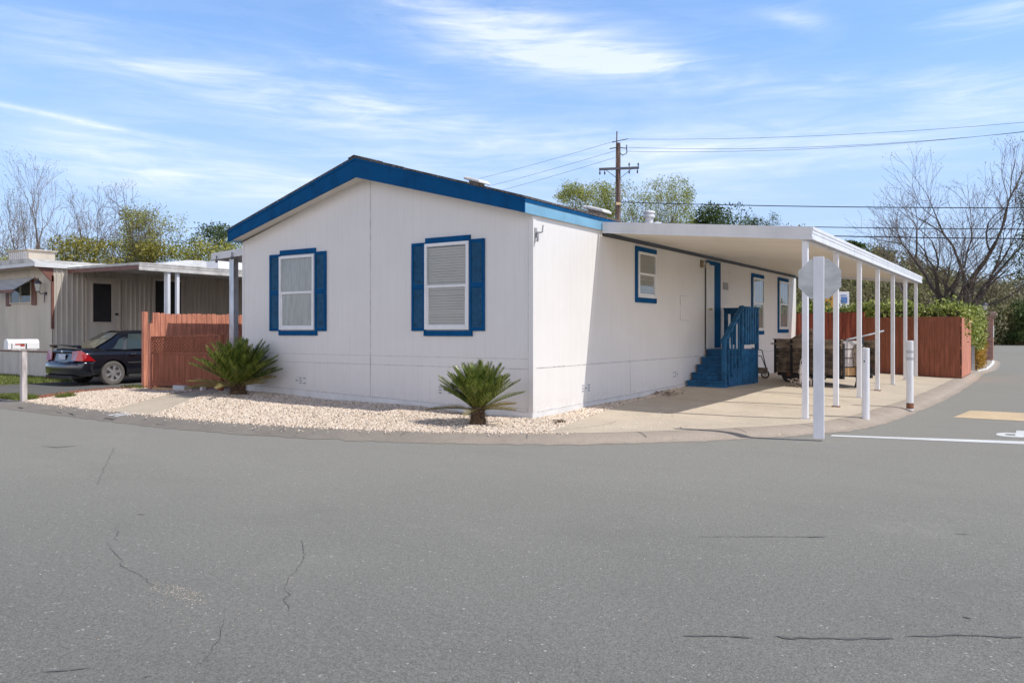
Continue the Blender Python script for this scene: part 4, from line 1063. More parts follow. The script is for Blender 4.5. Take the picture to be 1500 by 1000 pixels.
# front window under a striped hood
NF = FR((0, NY, 0), (1,0,0), (0,-1,0))
for a_, b_, t_ in ((-20.28,-20.02,3.0),(-18.62,-18.36,3.05)):
    mb = MB(); NF.box(mb, a_, b_, 2.24, t_, .008, .04); mb.build('shutter', 'trim_brown', nh)
wn = MB(); NF.box(wn, -20.0, -18.64, 2.30, 2.34, .008, .05); NF.box(wn, -20.0, -18.64, 2.94, 2.98, .008, .05); NF.box(wn, -19.35, -19.31, 2.34, 2.94, .008, .045)
NF.box(wn, -20.0, -19.95, 2.34, 2.94, .008, .05); NF.box(wn, -18.68, -18.64, 2.34, 2.94, .008, .05); wn = wn.build('window', 'metal_cream', nh)
g = MB(); g.add([NF.p(-19.95,2.34,.032),NF.p(-19.35,2.34,.032),NF.p(-19.35,2.94,.032),NF.p(-19.95,2.94,.032)],[(0,1,2,3)]); g.build('pane', 'glass', wn)
g = MB(); g.add([NF.p(-19.31,2.34,.032),NF.p(-18.68,2.34,.032),NF.p(-18.68,2.94,.032),NF.p(-19.31,2.94,.032)],[(0,1,2,3)]); g.build('pane', 'glass', wn)
g = MB(); NF.box(g, -19.95, -18.68, 2.34, 2.94, .009, .012); g.build('interior', 'dark_room', wn)
mb = MB(); nst = 9   # hood slats
for k in range(nst):
    t0, t1 = k/nst, (k+1)/nst
    a0 = NF.p(-20.7, 3.08-.40*t0, .02+.62*t0); a1 = NF.p(-18.45, 3.08-.40*t0, .02+.62*t0)
    b0 = NF.p(-20.7, 3.08-.40*t1-.012, .02+.62*t1-.01); b1 = NF.p(-18.45, 3.08-.40*t1-.012, .02+.62*t1-.01)
    mb.prism([a0, a1, b1, b0], (0,0,.012))
hood = mb.build('window_hood', 'awning_stripe', nh)
mb = MB()
for k in range(nst):
    t0 = (k+.45)/nst; q0 = NF.p(-20.7, 3.086-.40*t0, .02+.62*t0); q1 = NF.p(-18.45, 3.086-.40*t0, .02+.62*t0)
    mb.bar(q0, q1, .022, .016)
mb.build('hood_stripe', 'white_trim', hood)
mb = MB(); NF.box(mb, -20.7, -18.45, 2.60, 2.70, .62, .64); mb.build('valance', 'trim_brown', hood)
# coach lamp on the front wall
mb = MB(); mb.lathe([(0,.012),(.05,.012),(.05,.04),(0,.045)], (-17.78, NY-.05, 2.58), 12, 'y'); mb.tube([(-17.80,NY-.02,2.60),(-17.80,NY-.16,2.56),(-17.86,NY-.2,2.64)], .016, 8)
mb.tube([(-17.80,NY-.05,2.56),(-17.80,NY-.06,2.30)], [.02,.01], 8)
lamp = mb.build('wall_lamp', 'pole_metal', nh)
mb = MB(); mb.lathe([(.055,0),(.095,.22)], (-17.87, NY-.2, 2.64), 6); mb.build('lamp_glass', 'lantern_glass', lamp)
mb = MB(); mb.lathe([(.115,0),(.07,.08),(.02,.12),(.02,.17),(0,.18)], (-17.87, NY-.2, 2.86), 6); mb.lathe([(0,-.03),(.06,-.01),(.06,.0)], (-17.87, NY-.2, 2.645), 6); mb.build('lamp_cap', 'pole_metal', lamp)
# side door with window, second dark doorway
NS = FR((NX+.03, 0, 0), (0,1,0), (1,0,0))
mb = MB(); NS.box(mb, 1.90, 2.92, .80, 3.05, .0, .03); nd = mb.build('door', 'metal_grey', nh)
mb = MB()
for a0, a1, b0, b1 in ((1.86,1.90,.8,3.08),(2.92,2.96,.8,3.08),(1.82,3.0,3.06,3.12)): NS.box(mb, a0, a1, b0, b1, .0, .05)
mb.build('door_frame', 'metal_cream', nd)
mb = MB(); NS.box(mb, 2.08, 2.66, 1.74, 2.93, .032, .036); mb.build('door_window', 'dark', nd)
mb = MB(); NS.box(mb, 2.03, 2.71, 1.70, 1.74, .03, .045); NS.box(mb, 2.03, 2.71, 2.93, 2.97, .03, .045); NS.box(mb, 2.03, 2.08, 1.74, 2.93, .03, .045); NS.box(mb, 2.66, 2.71, 1.74, 2.93, .03, .045); mb.build('window_frame', 'metal_cream', nd)
mb = MB(); NS.box(mb, 2.79, 2.86, 1.96, 2.02, .03, .08); mb.build('handle', 'dark', nd)
mb = MB(); NS.box(mb, 4.15, 5.10, .8, 3.12, .001, .02); nd2 = mb.build('doorway', 'dark', nh)
mb = MB(); NS.box(mb, 4.07, 4.15, .8, 3.2, .0, .04); NS.box(mb, 5.10, 5.18, .8, 3.2, .0, .04); NS.box(mb, 4.15, 5.1, 3.12, 3.2, .0, .04); mb.build('door_frame', 'metal_grey', nd2)
# rooftop add-ons: low barrel roof and duct box
mb = MB(); P = []
for k in range(9):
    t = k/8; P.append((NX-.2, 4.0+t*4.2, 3.50+.44*sin(pi*min(1, t*1.05))**.8))
P += [(NX-.2, 8.2, 3.45), (NX-.2, 4.0, 3.45)]
mb.prism(P, (-2.6, 0, 0)); mb.build('barrel_roof', 'pan_top', nh)
# cooler
ck = thing('roof_cooler', (-19.3, 1.4, 3.58), 'boxy cream evaporative cooler with slotted sides on the flat roof', 'roof cooler')
mb = MB(); mb.box(-20.3, -19.0, .95, 1.75, 3.56, 3.97); mb.build('housing', 'metal_cream', ck, bevel=.02)
mb = MB()
for k in range(9): mb.box(-20.2+k*.13, -20.2+k*.13+.07, .935, .953, 3.66, 3.92)
mb.build('louvre', 'white_trim', ck)
mb = MB(); mb.box(-20.36, -18.94, .9, 1.8, 3.955, 3.985); mb.build('lid', 'metal_cream', ck)
# carport awning of the neighbour
aw = thing('carport_awning', (-15, 2, 3.2), 'low flat carport awning with a brown front edge and pale gutter over the black sedan', 'awning')
AO = -12.76
mb = MB(); mb.prism([(NX+.10,1.34,3.31),(AO,.84,3.20),(AO,16,3.20),(NX+.10,16,3.31)], (0,0,.035)); mb.build('roof_panel', 'pan_top', aw)
mb = MB(); mb.prism([(NX+.10,1.33,3.19),(AO,.83,3.08),(AO,.83,3.20),(NX+.10,1.33,3.31)], (0,-.025,0)); mb.build('front_fascia', 'trim_brown', aw)
mb = MB(); mb.prism([(NX+.10,1.33,3.305),(AO,.83,3.20),(AO,.83,3.265),(NX+.10,1.33,3.37)], (0,-.035,0)); mb.build('front_flashing', 'old_roof', aw)
mb = MB()
for (h0, h1, t) in ((3.06,3.11,.03),(3.11,3.17,.02),(3.17,3.23,.03),(3.23,3.265,.04)): mb.box(AO, AO+t, .80, 16, h0, h1)
mb.build('gutter', 'old_roof', aw)
for k, (x, y, w) in enumerate(((-12.86,1.68,.085),(-12.86,1.98,.045),(-12.86,8.0,.08))):
    mb = MB()
    if k == 0: mb.box(x-w, x-w*.2, y-.04, y+.04, .05, 3.09); mb.box(x+w*.2, x+w, y-.04, y+.04, .05, 3.09); mb.box(x-w*.2, x+w*.2, y-.02, y+.02, .05, 3.09)
    else: mb.box(x-w, x+w, y-.04, y+.04, .05, 3.09)
    mb.build('post', 'post_white', aw)
mb = MB(); mb.box(-15.0, -14.4, 4.4, 9.5, 3.27, 3.66); tag(mb.build('duct_box', 'white_vinyl', bevel=.01), 'long plain white box lying on the carport awning roof behind the fence', 'roof box')

# ------------------------------------------------------------------ mailbox
mx, my = -10.42, -3.10
mz = gz(mx, my)
mbx = thing('mailbox', (mx, my, mz), 'white rural mailbox with a red flag on a peeling wooden post at the kerb', 'mailbox')
mb = MB(); mb.box(mx-.05, mx+.05, my-.05, my+.05, mz-.1, 1.07); mb.build('post', 'grey_wood', mbx, bevel=.006)
mb = MB(); mb.box(mx-.075, mx+.075, my-.26, my+.22, 1.06, 1.083); mb.build('mount_board', 'grey_wood', mbx)
P = []; hw = .085
for k in range(9): a = pi*k/8; P.append((mx+hw*cos(a), my-.31, 1.085+.115+hw*sin(a)*1.05))
P += [(mx-hw, my-.31, 1.085), (mx+hw, my-.31, 1.085)]
mb = MB(); mb.prism(P, (0,.58,0)); mb.build('box', 'mail_white', mbx, bevel=.006)
P2 = [(mx+(p[0]-mx)*1.06, my-.335, 1.085+(p[2]-1.085)*1.02) for p in P]
mb = MB(); mb.prism(P2, (0,.05,0)); mb.build('door', 'mail_white', mbx)
mb = MB(); mb.box(mx+hw+.001, mx+hw+.006, my-.268, my-.255, 1.10, 1.20); mb.box(mx+hw+.001, mx+hw+.010, my-.0, my+.02, 1.09, 1.20); mb.build('hinge_strip', 'dark', mbx)
mb = MB(); mb.box(mx+hw+.004, mx+hw+.010, my-.20, my-.02, 1.175, 1.195); mb.box(mx+hw+.004, mx+hw+.010, my-.10, my-.02, 1.145, 1.195); mb.build('flag', 'flag_red', mbx)

# ------------------------------------------------------------------ sago palms
def sago(x, y, size, tr, label, seed, hk=.44, low=52):
    random.seed(seed); z = gz(x, y)
    root = thing('sago_palm', (x, y, z), label, 'palm')
    # shaggy trunk
    mb = MB(); H = hk*size; prof = [(tr*1.15,-.05),(tr*1.12,.04),(tr*.95,H*.45),(tr*.92,H*.8),(tr*.6,H)]
    mb.lathe(prof, (x,y,z), 16)
    for k in range(520):
        a = random.uniform(0, 2*pi); h = random.uniform(.0, H); r = tr*(1.0-.1*h/H); L_ = random.uniform(.05,.11)*size; up = random.uniform(-.5, .9)
        b = Vector((x+r*cos(a), y+r*sin(a), z+h)); d = Vector((cos(a), sin(a), up)).normalized()*L_; s_ = Vector((-sin(a), cos(a), 0))*.012
        mb.add([b-s_, b+s_, b+d], [(0,1,2)])
    mb.build('trunk', 'shag', root)
    st_ = MB(); lf = MB(); dl = MB(); nf = 104
    top = Vector((x, y, z+H*.95))
    for k in range(nf):
        t = (k+.5)/nf; az = k*2.39996+random.gauss(0,.12)
        el0 = radians(86-low*t**.9+random.gauss(0,6)); Lf = size*(.76+.27*random.random())*(1.0+.08*t); dry = k > nf-9 and random.random() < .7
        # arc: rises at el0 then relaxes outward
        pts = []; p = top+Vector((cos(az)*tr*.35, sin(az)*tr*.35, -.06*t)); e = el0-(radians(22) if dry else 0); n = 14; tgt = dl if dry else lf
        for i in range(n+1):
            pts.append(p.copy()); p = p+Vector((cos(az)*cos(e), sin(az)*cos(e), sin(e)))*Lf/n; e -= radians(random.uniform(.2, 1.1))*(1+.3*t)
        st_.tube(pts, [.011*size*(1-.75*i/n)+.0015 for i in range(n+1)], 4)
        m = 44
        for i in range(4, m+1):
            u = i/m; q = u*n; j = min(n-1, int(q)); b = pts[j].lerp(pts[j+1], q-j); d = (pts[j+1]-pts[j]).normalized()
            side = Vector((-sin(az), cos(az), 0)); nn = side.cross(d).normalized()
            if nn.z < 0: nn = -nn
            ll = .185*size*min(1, (u-.05)*5)*(1-.72*max(0, u-.62)/.38)*random.uniform(.9,1.1)+.015
            for s_ in (-1, 1):
                dd = (side*s_*.80 + d*(.62+.35*u) + nn*.42+Vector((0,0,random.gauss(0,.05)))).normalized()
                w = d*.0085*size
                mid = b+dd*ll*.5+nn*.0; tip = b+dd*ll+nn*.01*size
                tgt.add([b-w, b+w, mid+w, tip, mid-w], [(0,1,2,4),(4,2,3)])
    st_.build('frond_stem', 'frond_stem', root, smooth=True); 
    lf.build('fronds', 'frond', root)
    if dl.v: dl.build('dry_fronds', 'dry_frond', root)
    return root
sago(-6.78, -.62, .95, .155, 'larger sago palm beside the left corner of the white house', 3, .26, 58)
sago(-.28, -1.14,   .70, .115, 'smaller sago palm on the sunlit gravel near the right corner of the front wall', 8)
random.seed(21)

# ------------------------------------------------------------------ black sedan
def sedan():
    C0 = (-14.05, -.60); z0 = gz(-13.6, .4)-.0
    root = thing('parked_sedan', (C0[0], C0[1], z0), 'black four door sedan with a small boot spoiler parked under the awning', 'car', rotz=pi/2)
    K = dict(parent=root, local=True)
    Wd = .85
    # stations: x, bottom z, side half-width, shoulder z, top z, top half-width factor
    S = [(.00,.30,.70,.80,.90,.80),(.05,.27,.79,.84,.95,.82),(.16,.24,.83,.87,.985,.84),(.45,.23,.848,.89,.995,.86),(.98,.22,.85,.90,.99,.88),(1.5,.21,.85,.895,.96,.90),(2.4,.20,.85,.88,.94,.90),
         (3.2,.20,.848,.86,.93,.88),(3.45,.20,.84,.83,.90,.84),(3.9,.21,.80,.75,.82,.80),(4.2,.23,.72,.66,.74,.76),(4.38,.27,.60,.58,.64,.74),(4.44,.32,.48,.50,.56,.7)]
    ring = []
    for (x, zb, w, zs, zt, f) in S:
        P = [(0,zb),(w*.82,zb),(w*.96,zb+.06),(w*.995,zb+.20),(w,zb+.32),(w*.995,zs-.18),(w*.975,zs-.06),(w*.93,zs),(w*f*.86,zt-.012),(0,zt)]
        # rear overhang: trunk face set in from the bumper
        xs = [x]*len(P)
        if x < .3:
            k = 1-x/.3
            off = [.10,.06,.02,.0,.0,.10,.12,.13,.14,.15]
            xs = [x+o*k for o in off]
        ring.append([(xx, yy, zz) for xx, (yy, zz) in zip(xs, P)]+[(xx, -yy, zz) for xx, (yy, zz) in list(zip(xs, P))[-2:0:-1]])
    mb = MB(); n = len(ring[0]); vs = [p for r in ring for p in r]; fs = []
    for i in range(len(ring)-1):
        for j in range(n): fs.append((i*n+j, (i+1)*n+j, (i+1)*n+(j+1)%n, i*n+(j+1)%n))
    fs.append(tuple(range(n))); fs.append(tuple((len(ring)-1)*n+j for j in range(n-1,-1,-1)))
    mb.add(vs, fs); body = mb.build('body', 'car_paint', smooth=True, **K)
    # wheel arches cut into the body
    cut = MB()
    for ax in (.98, 3.60):
        for s_ in (-1, 1):
            cut.lathe([(0,s_*.60),(.365,s_*.60),(.372,s_*.92),(0,s_*.92)], (ax,0,.31), 28, 'y')
    cm = bpy.data.meshes.new('c'); cm.from_pydata(cut.v, [], cut.f); bmx = bmesh.new(); bmx.from_mesh(cm); bmesh.ops.remove_doubles(bmx, verts=bmx.verts, dist=1e-4); bmesh.ops.recalc_face_normals(bmx, faces=bmx.faces); bmx.to_mesh(cm); bmx.free()
    co = bpy.data.objects.new('c', cm); COL.objects.link(co); co.parent = root
    sb = body.modifiers.new('s', 'SUBSURF'); sb.levels = 1; sb.render_levels = 1
    bo = body.modifiers.new('b', 'BOOLEAN'); bo.object = co; bo.operation = 'DIFFERENCE'; bo.solver = 'EXACT'; bo.use_self = True
    bpy.context.view_layer.update(); dg = bpy.context.evaluated_depsgraph_get()
    nm = bpy.data.meshes.new_from_object(body.evaluated_get(dg)); nm.name = 'body'
    body.modifiers.clear(); body.data = nm; bpy.data.objects.remove(co)
    nm.polygons.foreach_set('use_smooth', [True]*len(nm.polygons))
    try: nm.set_sharp_from_angle(angle=radians(40))
    except Exception: pass
    # greenhouse
    def outline(xr, xf, w, z, bow=.06):
        P = []
        for (x, y) in ((xr, -w*.62), (xr-bow*.0, 0), (xr, w*.62), (xr+.10, w*.90), (xr+.30, w), ((xr+xf)/2, w*1.01), (xf-.30, w*.985), (xf-.10, w*.88), (xf, w*.6), (xf+bow, 0), (xf, -w*.6), (xf-.10, -w*.88), (xf-.30, -w*.985), ((xr+xf)/2, -w*1.01), (xr+.30, -w), (xr+.10, -w*.90)):
            P.append((x-(bow if abs(y) < .01 and x < 2 else 0), y, z))
        return P
    L0 = outline(.62, 3.30, .775, .925); L1 = outline(1.12, 2.86, .68, 1.20); L2 = outline(1.36, 2.62, .60, 1.365); L3 = outline(1.55, 2.45, .52, 1.425, .03)
    rings = [L0, L1, L2, L3]; n = 16; mb = MB(); fs = []
    for i in range(3):
        for j in range(n): fs.append((i*n+j, i*n+(j+1)%n, (i+1)*n+(j+1)%n, (i+1)*n+j))
    vs = [p for r in rings for p in r]+[(2.0, 0, 1.44)]
    for j in range(n): fs.append((3*n+j, 3*n+(j+1)%n, 4*n))
    mb.add(vs, fs); mb.build('roof', 'car_paint', smooth=True, **K)
    # side glass (quads proud of the cabin side), x range given along the belt line
    def sideglass(xa, xb, xc, xd, s_, za=.945, zc=1.335):
        def pt(x, z):
            t = (z-.925)/(1.365-.925); w = .775+(.68-.775)*min(1, t/.625)+(max(0, t-.625)/.375)*(.60-.68)
            return (x, s_*(w+.012), z)
        m = MB(); P = [pt(xa, za), pt(xb, za), pt(xb+(xc-xb)*.6, 1.20), pt(xc, zc), pt(xd, zc), pt(xa+(xd-xa)*.6, 1.20)]
        m.add(P, [(0,1,2,5), (5,2,3,4)]); return m
    for s_ in (-1, 1):
        sideglass(1.00, 1.26, 1.40, 1.345, s_, zc=1.25).build('quarter_window', 'car_glass', **K)
        sideglass(1.36, 2.06, 2.06, 1.50, s_, zc=1.34).build('rear_window', 'car_glass', **K)
        sideglass(2.14, 3.02, 2.56, 2.14, s_, zc=1.34).build('front_window', 'car_glass', **K)
        # side trim: door seams, handle, rub strip, sill
        m = MB()
        for x in (1.30, 2.10, 3.10): m.bar((x, s_*.852, .30 if x > 2 else .62), (x, s_*.845, .86), .008, .006)
        m.build('door_seam', 'dark', **K)
        for x in (1.42, 2.24):
            m = MB(); m.tube([(x, s_*.85, .80), (x+.01, s_*.875, .805), (x+.15, s_*.875, .805), (x+.16, s_*.85, .80)], .012, 6); m.build('door_handle', 'chrome' if x < 0 else 'car_dust', **K)
        m = MB(); m.box(1.36, 3.05, min(s_*.848, s_*.862), max(s_*.848, s_*.862), .565, .60); m.build('rub_strip', 'car_dust', **K)
        m = MB(); m.box(1.38, 3.2, min(s_*.80, s_*.845), max(s_*.80, s_*.845), .20, .27); m.build('sill', 'car_dust', **K)
    # rear glass
    m = MB(); m.add([(.66,-.44,.955),(.62,0,.955),(.66,.44,.955),(1.13,.40,1.215),(1.09,0,1.222),(1.13,-.40,1.215),(1.35,.35,1.355),(1.32,0,1.372),(1.35,-.35,1.355)], [(0,1,4,5),(1,2,3,4),(5,4,7,8),(4,3,6,7)])
    m.v = [(x-.012, y*1.12, z+.014) for x, y, z in m.v]; m.build('rear_screen', 'rear_glass', **K)
    m = MB(); m.add([(3.32,-.42,.945),(3.37,0,.945),(3.32,.42,.945),(2.66,.36,1.36),(2.66,0,1.372),(2.66,-.36,1.36)], [(0,1,4,5),(1,2,3,4)]); m.v = [(x+.015, y*1.1, z+.012) for x, y, z in m.v]; m.build('windscreen', 'car_glass', **K)
    # bumper, valance, spoiler
    m = MB(); P = []
    for (x, y) in ((.42,-.872),(.20,-.862),(.06,-.80),(-.01,-.66),(-.05,-.35),(-.06,0),(-.05,.35),(-.01,.66),(.06,.80),(.20,.862),(.42,.872)): P.append((x, y))
    vs = []
    for x, y in P:
        ins = 1.0
        for dx, z in ((.07,.26),(.015,.33),(.0,.48),(.01,.57),(.06,.635)): vs.append((x+dx, y*(1 if z > .3 else .97), z))
    k = 5; m.add(vs, [(i*k+j, (i+1)*k+j, (i+1)*k+j+1, i*k+j+1) for i in range(len(P)-1) for j in range(k-1)])
    bp = m.build('bumper', 'car_paint', smooth=True, **K); s2 = bp.modifiers.new('s', 'SOLIDIFY'); s2.thickness = .03; s2.offset = -1
    m = MB(); m.box(-.02,.30,-.62,.62,.20,.275); m.build('rear_valance', 'tyre', **K)
    m = MB(); m.tube([(.10,.45,.22),(-.05,.45,.215)], .026, 10); m.build('exhaust_pipe', 'rust', **K)
    m = MB(); 
    for (x, y, z) in ((.16,-.60,1.005),(.16,.60,1.005)): m.box(x, x+.10, y-.02, y+.02, .97, 1.03)
    for i, (ya, yb) in enumerate(((-.66,-.33),(-.33,.33),(.33,.66))):
        pass
    m.prism([(.12,-.68,.985),(.06,-.60,1.035),(.04,0,1.045),(.06,.60,1.035),(.12,.68,.985),(.24,.62,1.03),(.20,0,1.05),(.24,-.62,1.03)], (0,0,.022)); m.build('spoiler', 'car_paint', **K)
    # tail lights: wrap round the rear quarter
    for s_ in (-1, 1):
        m = MB(); P = [(.105,s_*.50,.66),(.13,s_*.50,.89),(.085,s_*.72,.655),(.145,s_*.735,.915),(.20,s_*.835,.65),(.20,s_*.80,.90),(.52,s_*.862,.64),(.34,s_*.85,.80)]
        m.add(P, [(0,2,3,1),(2,4,5,3),(4,6,7,5)]); m.v = [(x-.03, y*1.012, z) for x, y, z in m.v]
        tl = m.build('taillight', 'taillight', **K); s3 = tl.modifiers.new('s', 'SOLIDIFY'); s3.thickness = .03; s3.offset = 0
    m = MB(); m.box(.085,.10,-.50,.50,.86,.895); m.build('boot_trim', 'car_dust', **K)
    m = MB(); m.box(.075,.09,-.16,.16,.68,.82); m.build('number_plate', 'plate_face', **K)
    m = MB(); m.lathe([(0,.07),(.035,.072),(.04,.085)], (0,0,.885), 12, 'x'); m.build('badge', 'chrome', **K)
    m = MB(); m.box(-.055,-.04,-.55,.55,.575,.585); m.build('bumper_seam', 'dark', **K)
    # wheels
    def wheel(ax, s_):
        y = s_*.835; c = (ax, 0, .315)
        m = MB(); m.lathe([(.20,y-s_*.20),(.295,y-s_*.20),(.315,y-s_*.17),(.315,y-s_*.03),(.30,y-.005*s_),(.255,y+s_*.004),(.218,y-s_*.006),(.205,y-s_*.02)], c, 32, 'y')
        w = m.build('wheel', 'tyre_dusty' if s_ < 0 else 'tyre', smooth=True, **K)
        m = MB(); m.lathe([(.212,y-s_*.012),(.205,y+s_*.0),(.19,y-s_*.02),(.185,y-s_*.10),(.0,y-s_*.11)], c, 32, 'y'); 
        m.build('rim', 'alloy', w, local=True, smooth=True)
        m = MB()
        m.lathe([(.0,y-s_*.004),(.045,y-s_*.008),(.055,y-s_*.03)], c, 20, 'y')
        for k in range(6):
            a = k*pi/3+.3; d = Vector((cos(a),0,sin(a))); t_ = Vector((-sin(a),0,cos(a))); o_ = Vector((ax, 0, .315))
            pr = []
            for r, hw_, yy in ((.04,.034,y-s_*.010),(.12,.030,y-s_*.018),(.20,.052,y-s_*.008)):
                for q in (-1, 1): pr.append(o_+d*r+t_*q*hw_+Vector((0,yy,0)))
            m.add(pr+[p-Vector((0,s_*.03,0)) for p in pr], [(0,1,3,2),(2,3,5,4),(0,2,8,6),(2,4,10,8),(1,7,9,3),(3,9,11,5)])
        m.build('spokes', 'alloy', w, local=True)
        m = MB(); m.lathe([(.0,y-s_*.075),(.182,y-s_*.07)], c, 24, 'y'); m.build('brake_disc', 'rusty_metal', w, local=True)
    for ax in (.98, 3.60):
        for s_ in (-1, 1): wheel(ax, s_)
    m = MB(); m.box(.70, 3.9, -.60, .60, .22, .56); m.build('underbody', 'dark', **K)
    return root
sedan()

# ------------------------------------------------------------------ utility trailer and its clutter
TA = Vector((1.10, 10.30, 0)); TB = Vector((3.01, 9.17, 0)); tg = gz(2, 10)
ang = atan2(TB.y-TA.y, TB.x-TA.x)
tr = thing('utility_trailer', (TA.x, TA.y, tg), 'old utility trailer with dark weathered plank sides under the carport', 'trailer', rotz=ang)
TL = (TB-TA).length; TW = 1.15; K = dict(parent=tr, local=True)
for side, y in ((0, 0), (1, TW)):
    for k in range(4):
        z = .28+k*.215; mt = 'trailer_wood' if k < 3 else 'trailer_top'
        mb = MB(); mb.box(0, TL, y-.016, y+.016, z, z+.205); mb.build('side_plank', mt, **K)
    for x in (.05, .62, 1.2, TL-.06):
        mb = MB(); mb.box(x-.028, x+.028, (y-.05 if side == 0 else y+.018), (y-.018 if side == 0 else y+.05), .25, 1.14)
        mb.build('stake', 'dark', **K)
mb = MB(); mb.bar((-.10, -.045, 1.02), (TL, -.045, 1.02), .02, .035); mb.bar((-.02,-.03,1.145),(TL+.02,-.03,1.135),.06,.02); mb.build('top_rail', 'trailer_top', **K)
for k in range(4):
    mb = MB(); mb.box(-.016, .016, .02, TW-.02, .28+k*.215, .28+k*.215+.205); mb.build('end_plank', 'trailer_wood', **K)
    mb = MB(); mb.box(TL-.016, TL+.016, .02+.0, TW*.55, .28+k*.215, .28+k*.215+.19); mb.build('end_plank', 'raw_wood' if k in (0,) else 'grey_wood', **K)
mb = MB(); mb.box(0, TL, .02, TW-.02, .27, .30); mb.box(.05, TL-.05, .05, .12, .19, .27); mb.box(.05, TL-.05, TW-.12, TW-.05, .19, .27); mb.build('bed', 'dark', **K)
mb = MB(); mb.prism([(.05,.45,1.13),(.75,.5,1.42),(.80,.5,1.36),(.80,.5,1.02),(.05,.45,1.02)], (0,.03,0)); mb.build('loose_board', 'trailer_top', **K)
for s_, y in ((0,.08),(1,TW-.08)):
    mb = MB(); mb.lathe([(.10,y-.07),(.27,y-.07),(.285,y-.04),(.285,y+.04),(.27,y+.07),(.10,y+.07)], (.48,0,.285), 24, 'y'); w = mb.build('wheel', 'tyre', smooth=True, **K)
    mb = MB(); mb.lathe([(0,y-.05),(.10,y-.05),(.12,y-.06),(.13,y-.02)], (.48,0,.285), 16, 'y'); mb.build('hub', 'rust', w, local=True)
mb = MB(); mb.box(TL+.0, TL+.02, TW*.55, TW*.62, .2, 1.2); mb.box(TL+.0, TL+.03, .0, .05, .2, 1.05); mb.box(TL, TL+.03, TW*.98, TW*1.03, .2, 1.2); mb.build('end_post', 'dark', **K)
mb = MB(); mb.tube([(TL+.0,.12,1.14),(TL+.22,.75,1.28),(TL+.30,1.05,1.36)], .022, 8); mb.build('lever_bar', 'galv', **K)
# jack with a cluster of rusty wheels at the end of the tongue
jx, jy = 2.16, 8.66; jz = gz(jx, jy)
jk = thing('trailer_jack', (jx, jy, jz), 'rusty trailer jack with small iron wheels standing on the driveway before the trailer', 'trailer jack')
mb = MB(); mb.tube([(jx,jy,jz+.10),(jx,jy,jz+.55)], .028, 10); mb.tube([(jx,jy,jz+.55),(jx,jy,jz+.62),(jx+.03,jy,jz+.70)], [.014,.012,.012], 6); mb.tube([(jx-.02,jy,jz+.54),(jx+.06,jy,jz+.57)], .012, 6); mb.lathe([(.045,.34),(.05,.36),(.05,.42),(.045,.44)], (jx,jy,jz), 10); mb.build('jack_post', 'grey_wood', jk)
for dx, dy, r, tilt in ((-.12,-.02,.12,.2),(.05,.03,.11,-.3),(.16,-.05,.12,.5)):
    mb = MB(); c = Vector((jx+dx, jy+dy, jz+r)); d = Vector((cos(tilt), sin(tilt), 0)); P = []
    for k in range(21): a = 2*pi*k/20; P.append(c+d*r*.82*cos(a)+Vector((0,0,r*.82*sin(a))))
    mb.tube(P, .022, 6, cap=False); 
    for k in range(5): a = 2*pi*k/5; mb.bar(c, c+d*r*.8*cos(a)+Vector((0,0,r*.8*sin(a))), .016, .016)
    nn = Vector((-d.y, d.x, 0)); mb.tube([c-nn*.05, c+nn*.05], .03, 8); mb.build('iron_wheel', 'rusty_metal', jk)
mb = MB(); mb.bar((jx-.1,jy+.05,jz+.10),(jx+.5,jy+1.0,jz+.28), .05, .06); mb.bar((jx-.35,jy,jz+.03),(jx+.1,jy-.02,jz+.05), .03, .03); mb.bar((jx-.30,jy-.02,jz+.20),(jx-.05,jy,jz+.12), .03, .025); mb.build('tongue', 'rusty_metal', jk)
# hand truck / engine clutter behind the third post
ex, ey = 3.30, 9.55; ez = gz(ex, ey)
eg = thing('outboard_motor', (ex, ey, ez), 'dull grey outboard motor leaning on the open end of the wooden trailer', 'motor')
mb = MB(); mb.lathe([(.02,.50),(.13,.54),(.16,.68),(.17,.86),(.15,1.0),(.08,1.08),(0,1.09)], (ex,ey,ez), 14); mb.build('cowl', 'rusty_metal', eg, smooth=True)
mb = MB(); mb.tube([(ex,ey,ez+.55),(ex-.01,ey,ez+.3),(ex-.02,ey,ez+.08)], [.07,.05,.035], 8); mb.prism([(ex-.10,ey-.01,ez+.02),(ex+.12,ey-.01,ez+.06),(ex+.1,ey-.01,ez+.16),(ex-.06,ey-.01,ez+.18)], (0,.03,0)); mb.build('leg', 'dark', eg)
mb = MB(); mb.tube([(ex+.05,ey-.05,ez+.98),(ex+.22,ey-.18,ez+1.10),(ex+.30,ey-.25,ez+1.05)], .016, 6); mb.tube([(ex+.14,ey-.05,ez+.72),(ex+.30,ey-.12,ez+.55),(ex+.34,ey-.14,ez+.40)], .012, 6); mb.build('tiller', 'dark', eg)
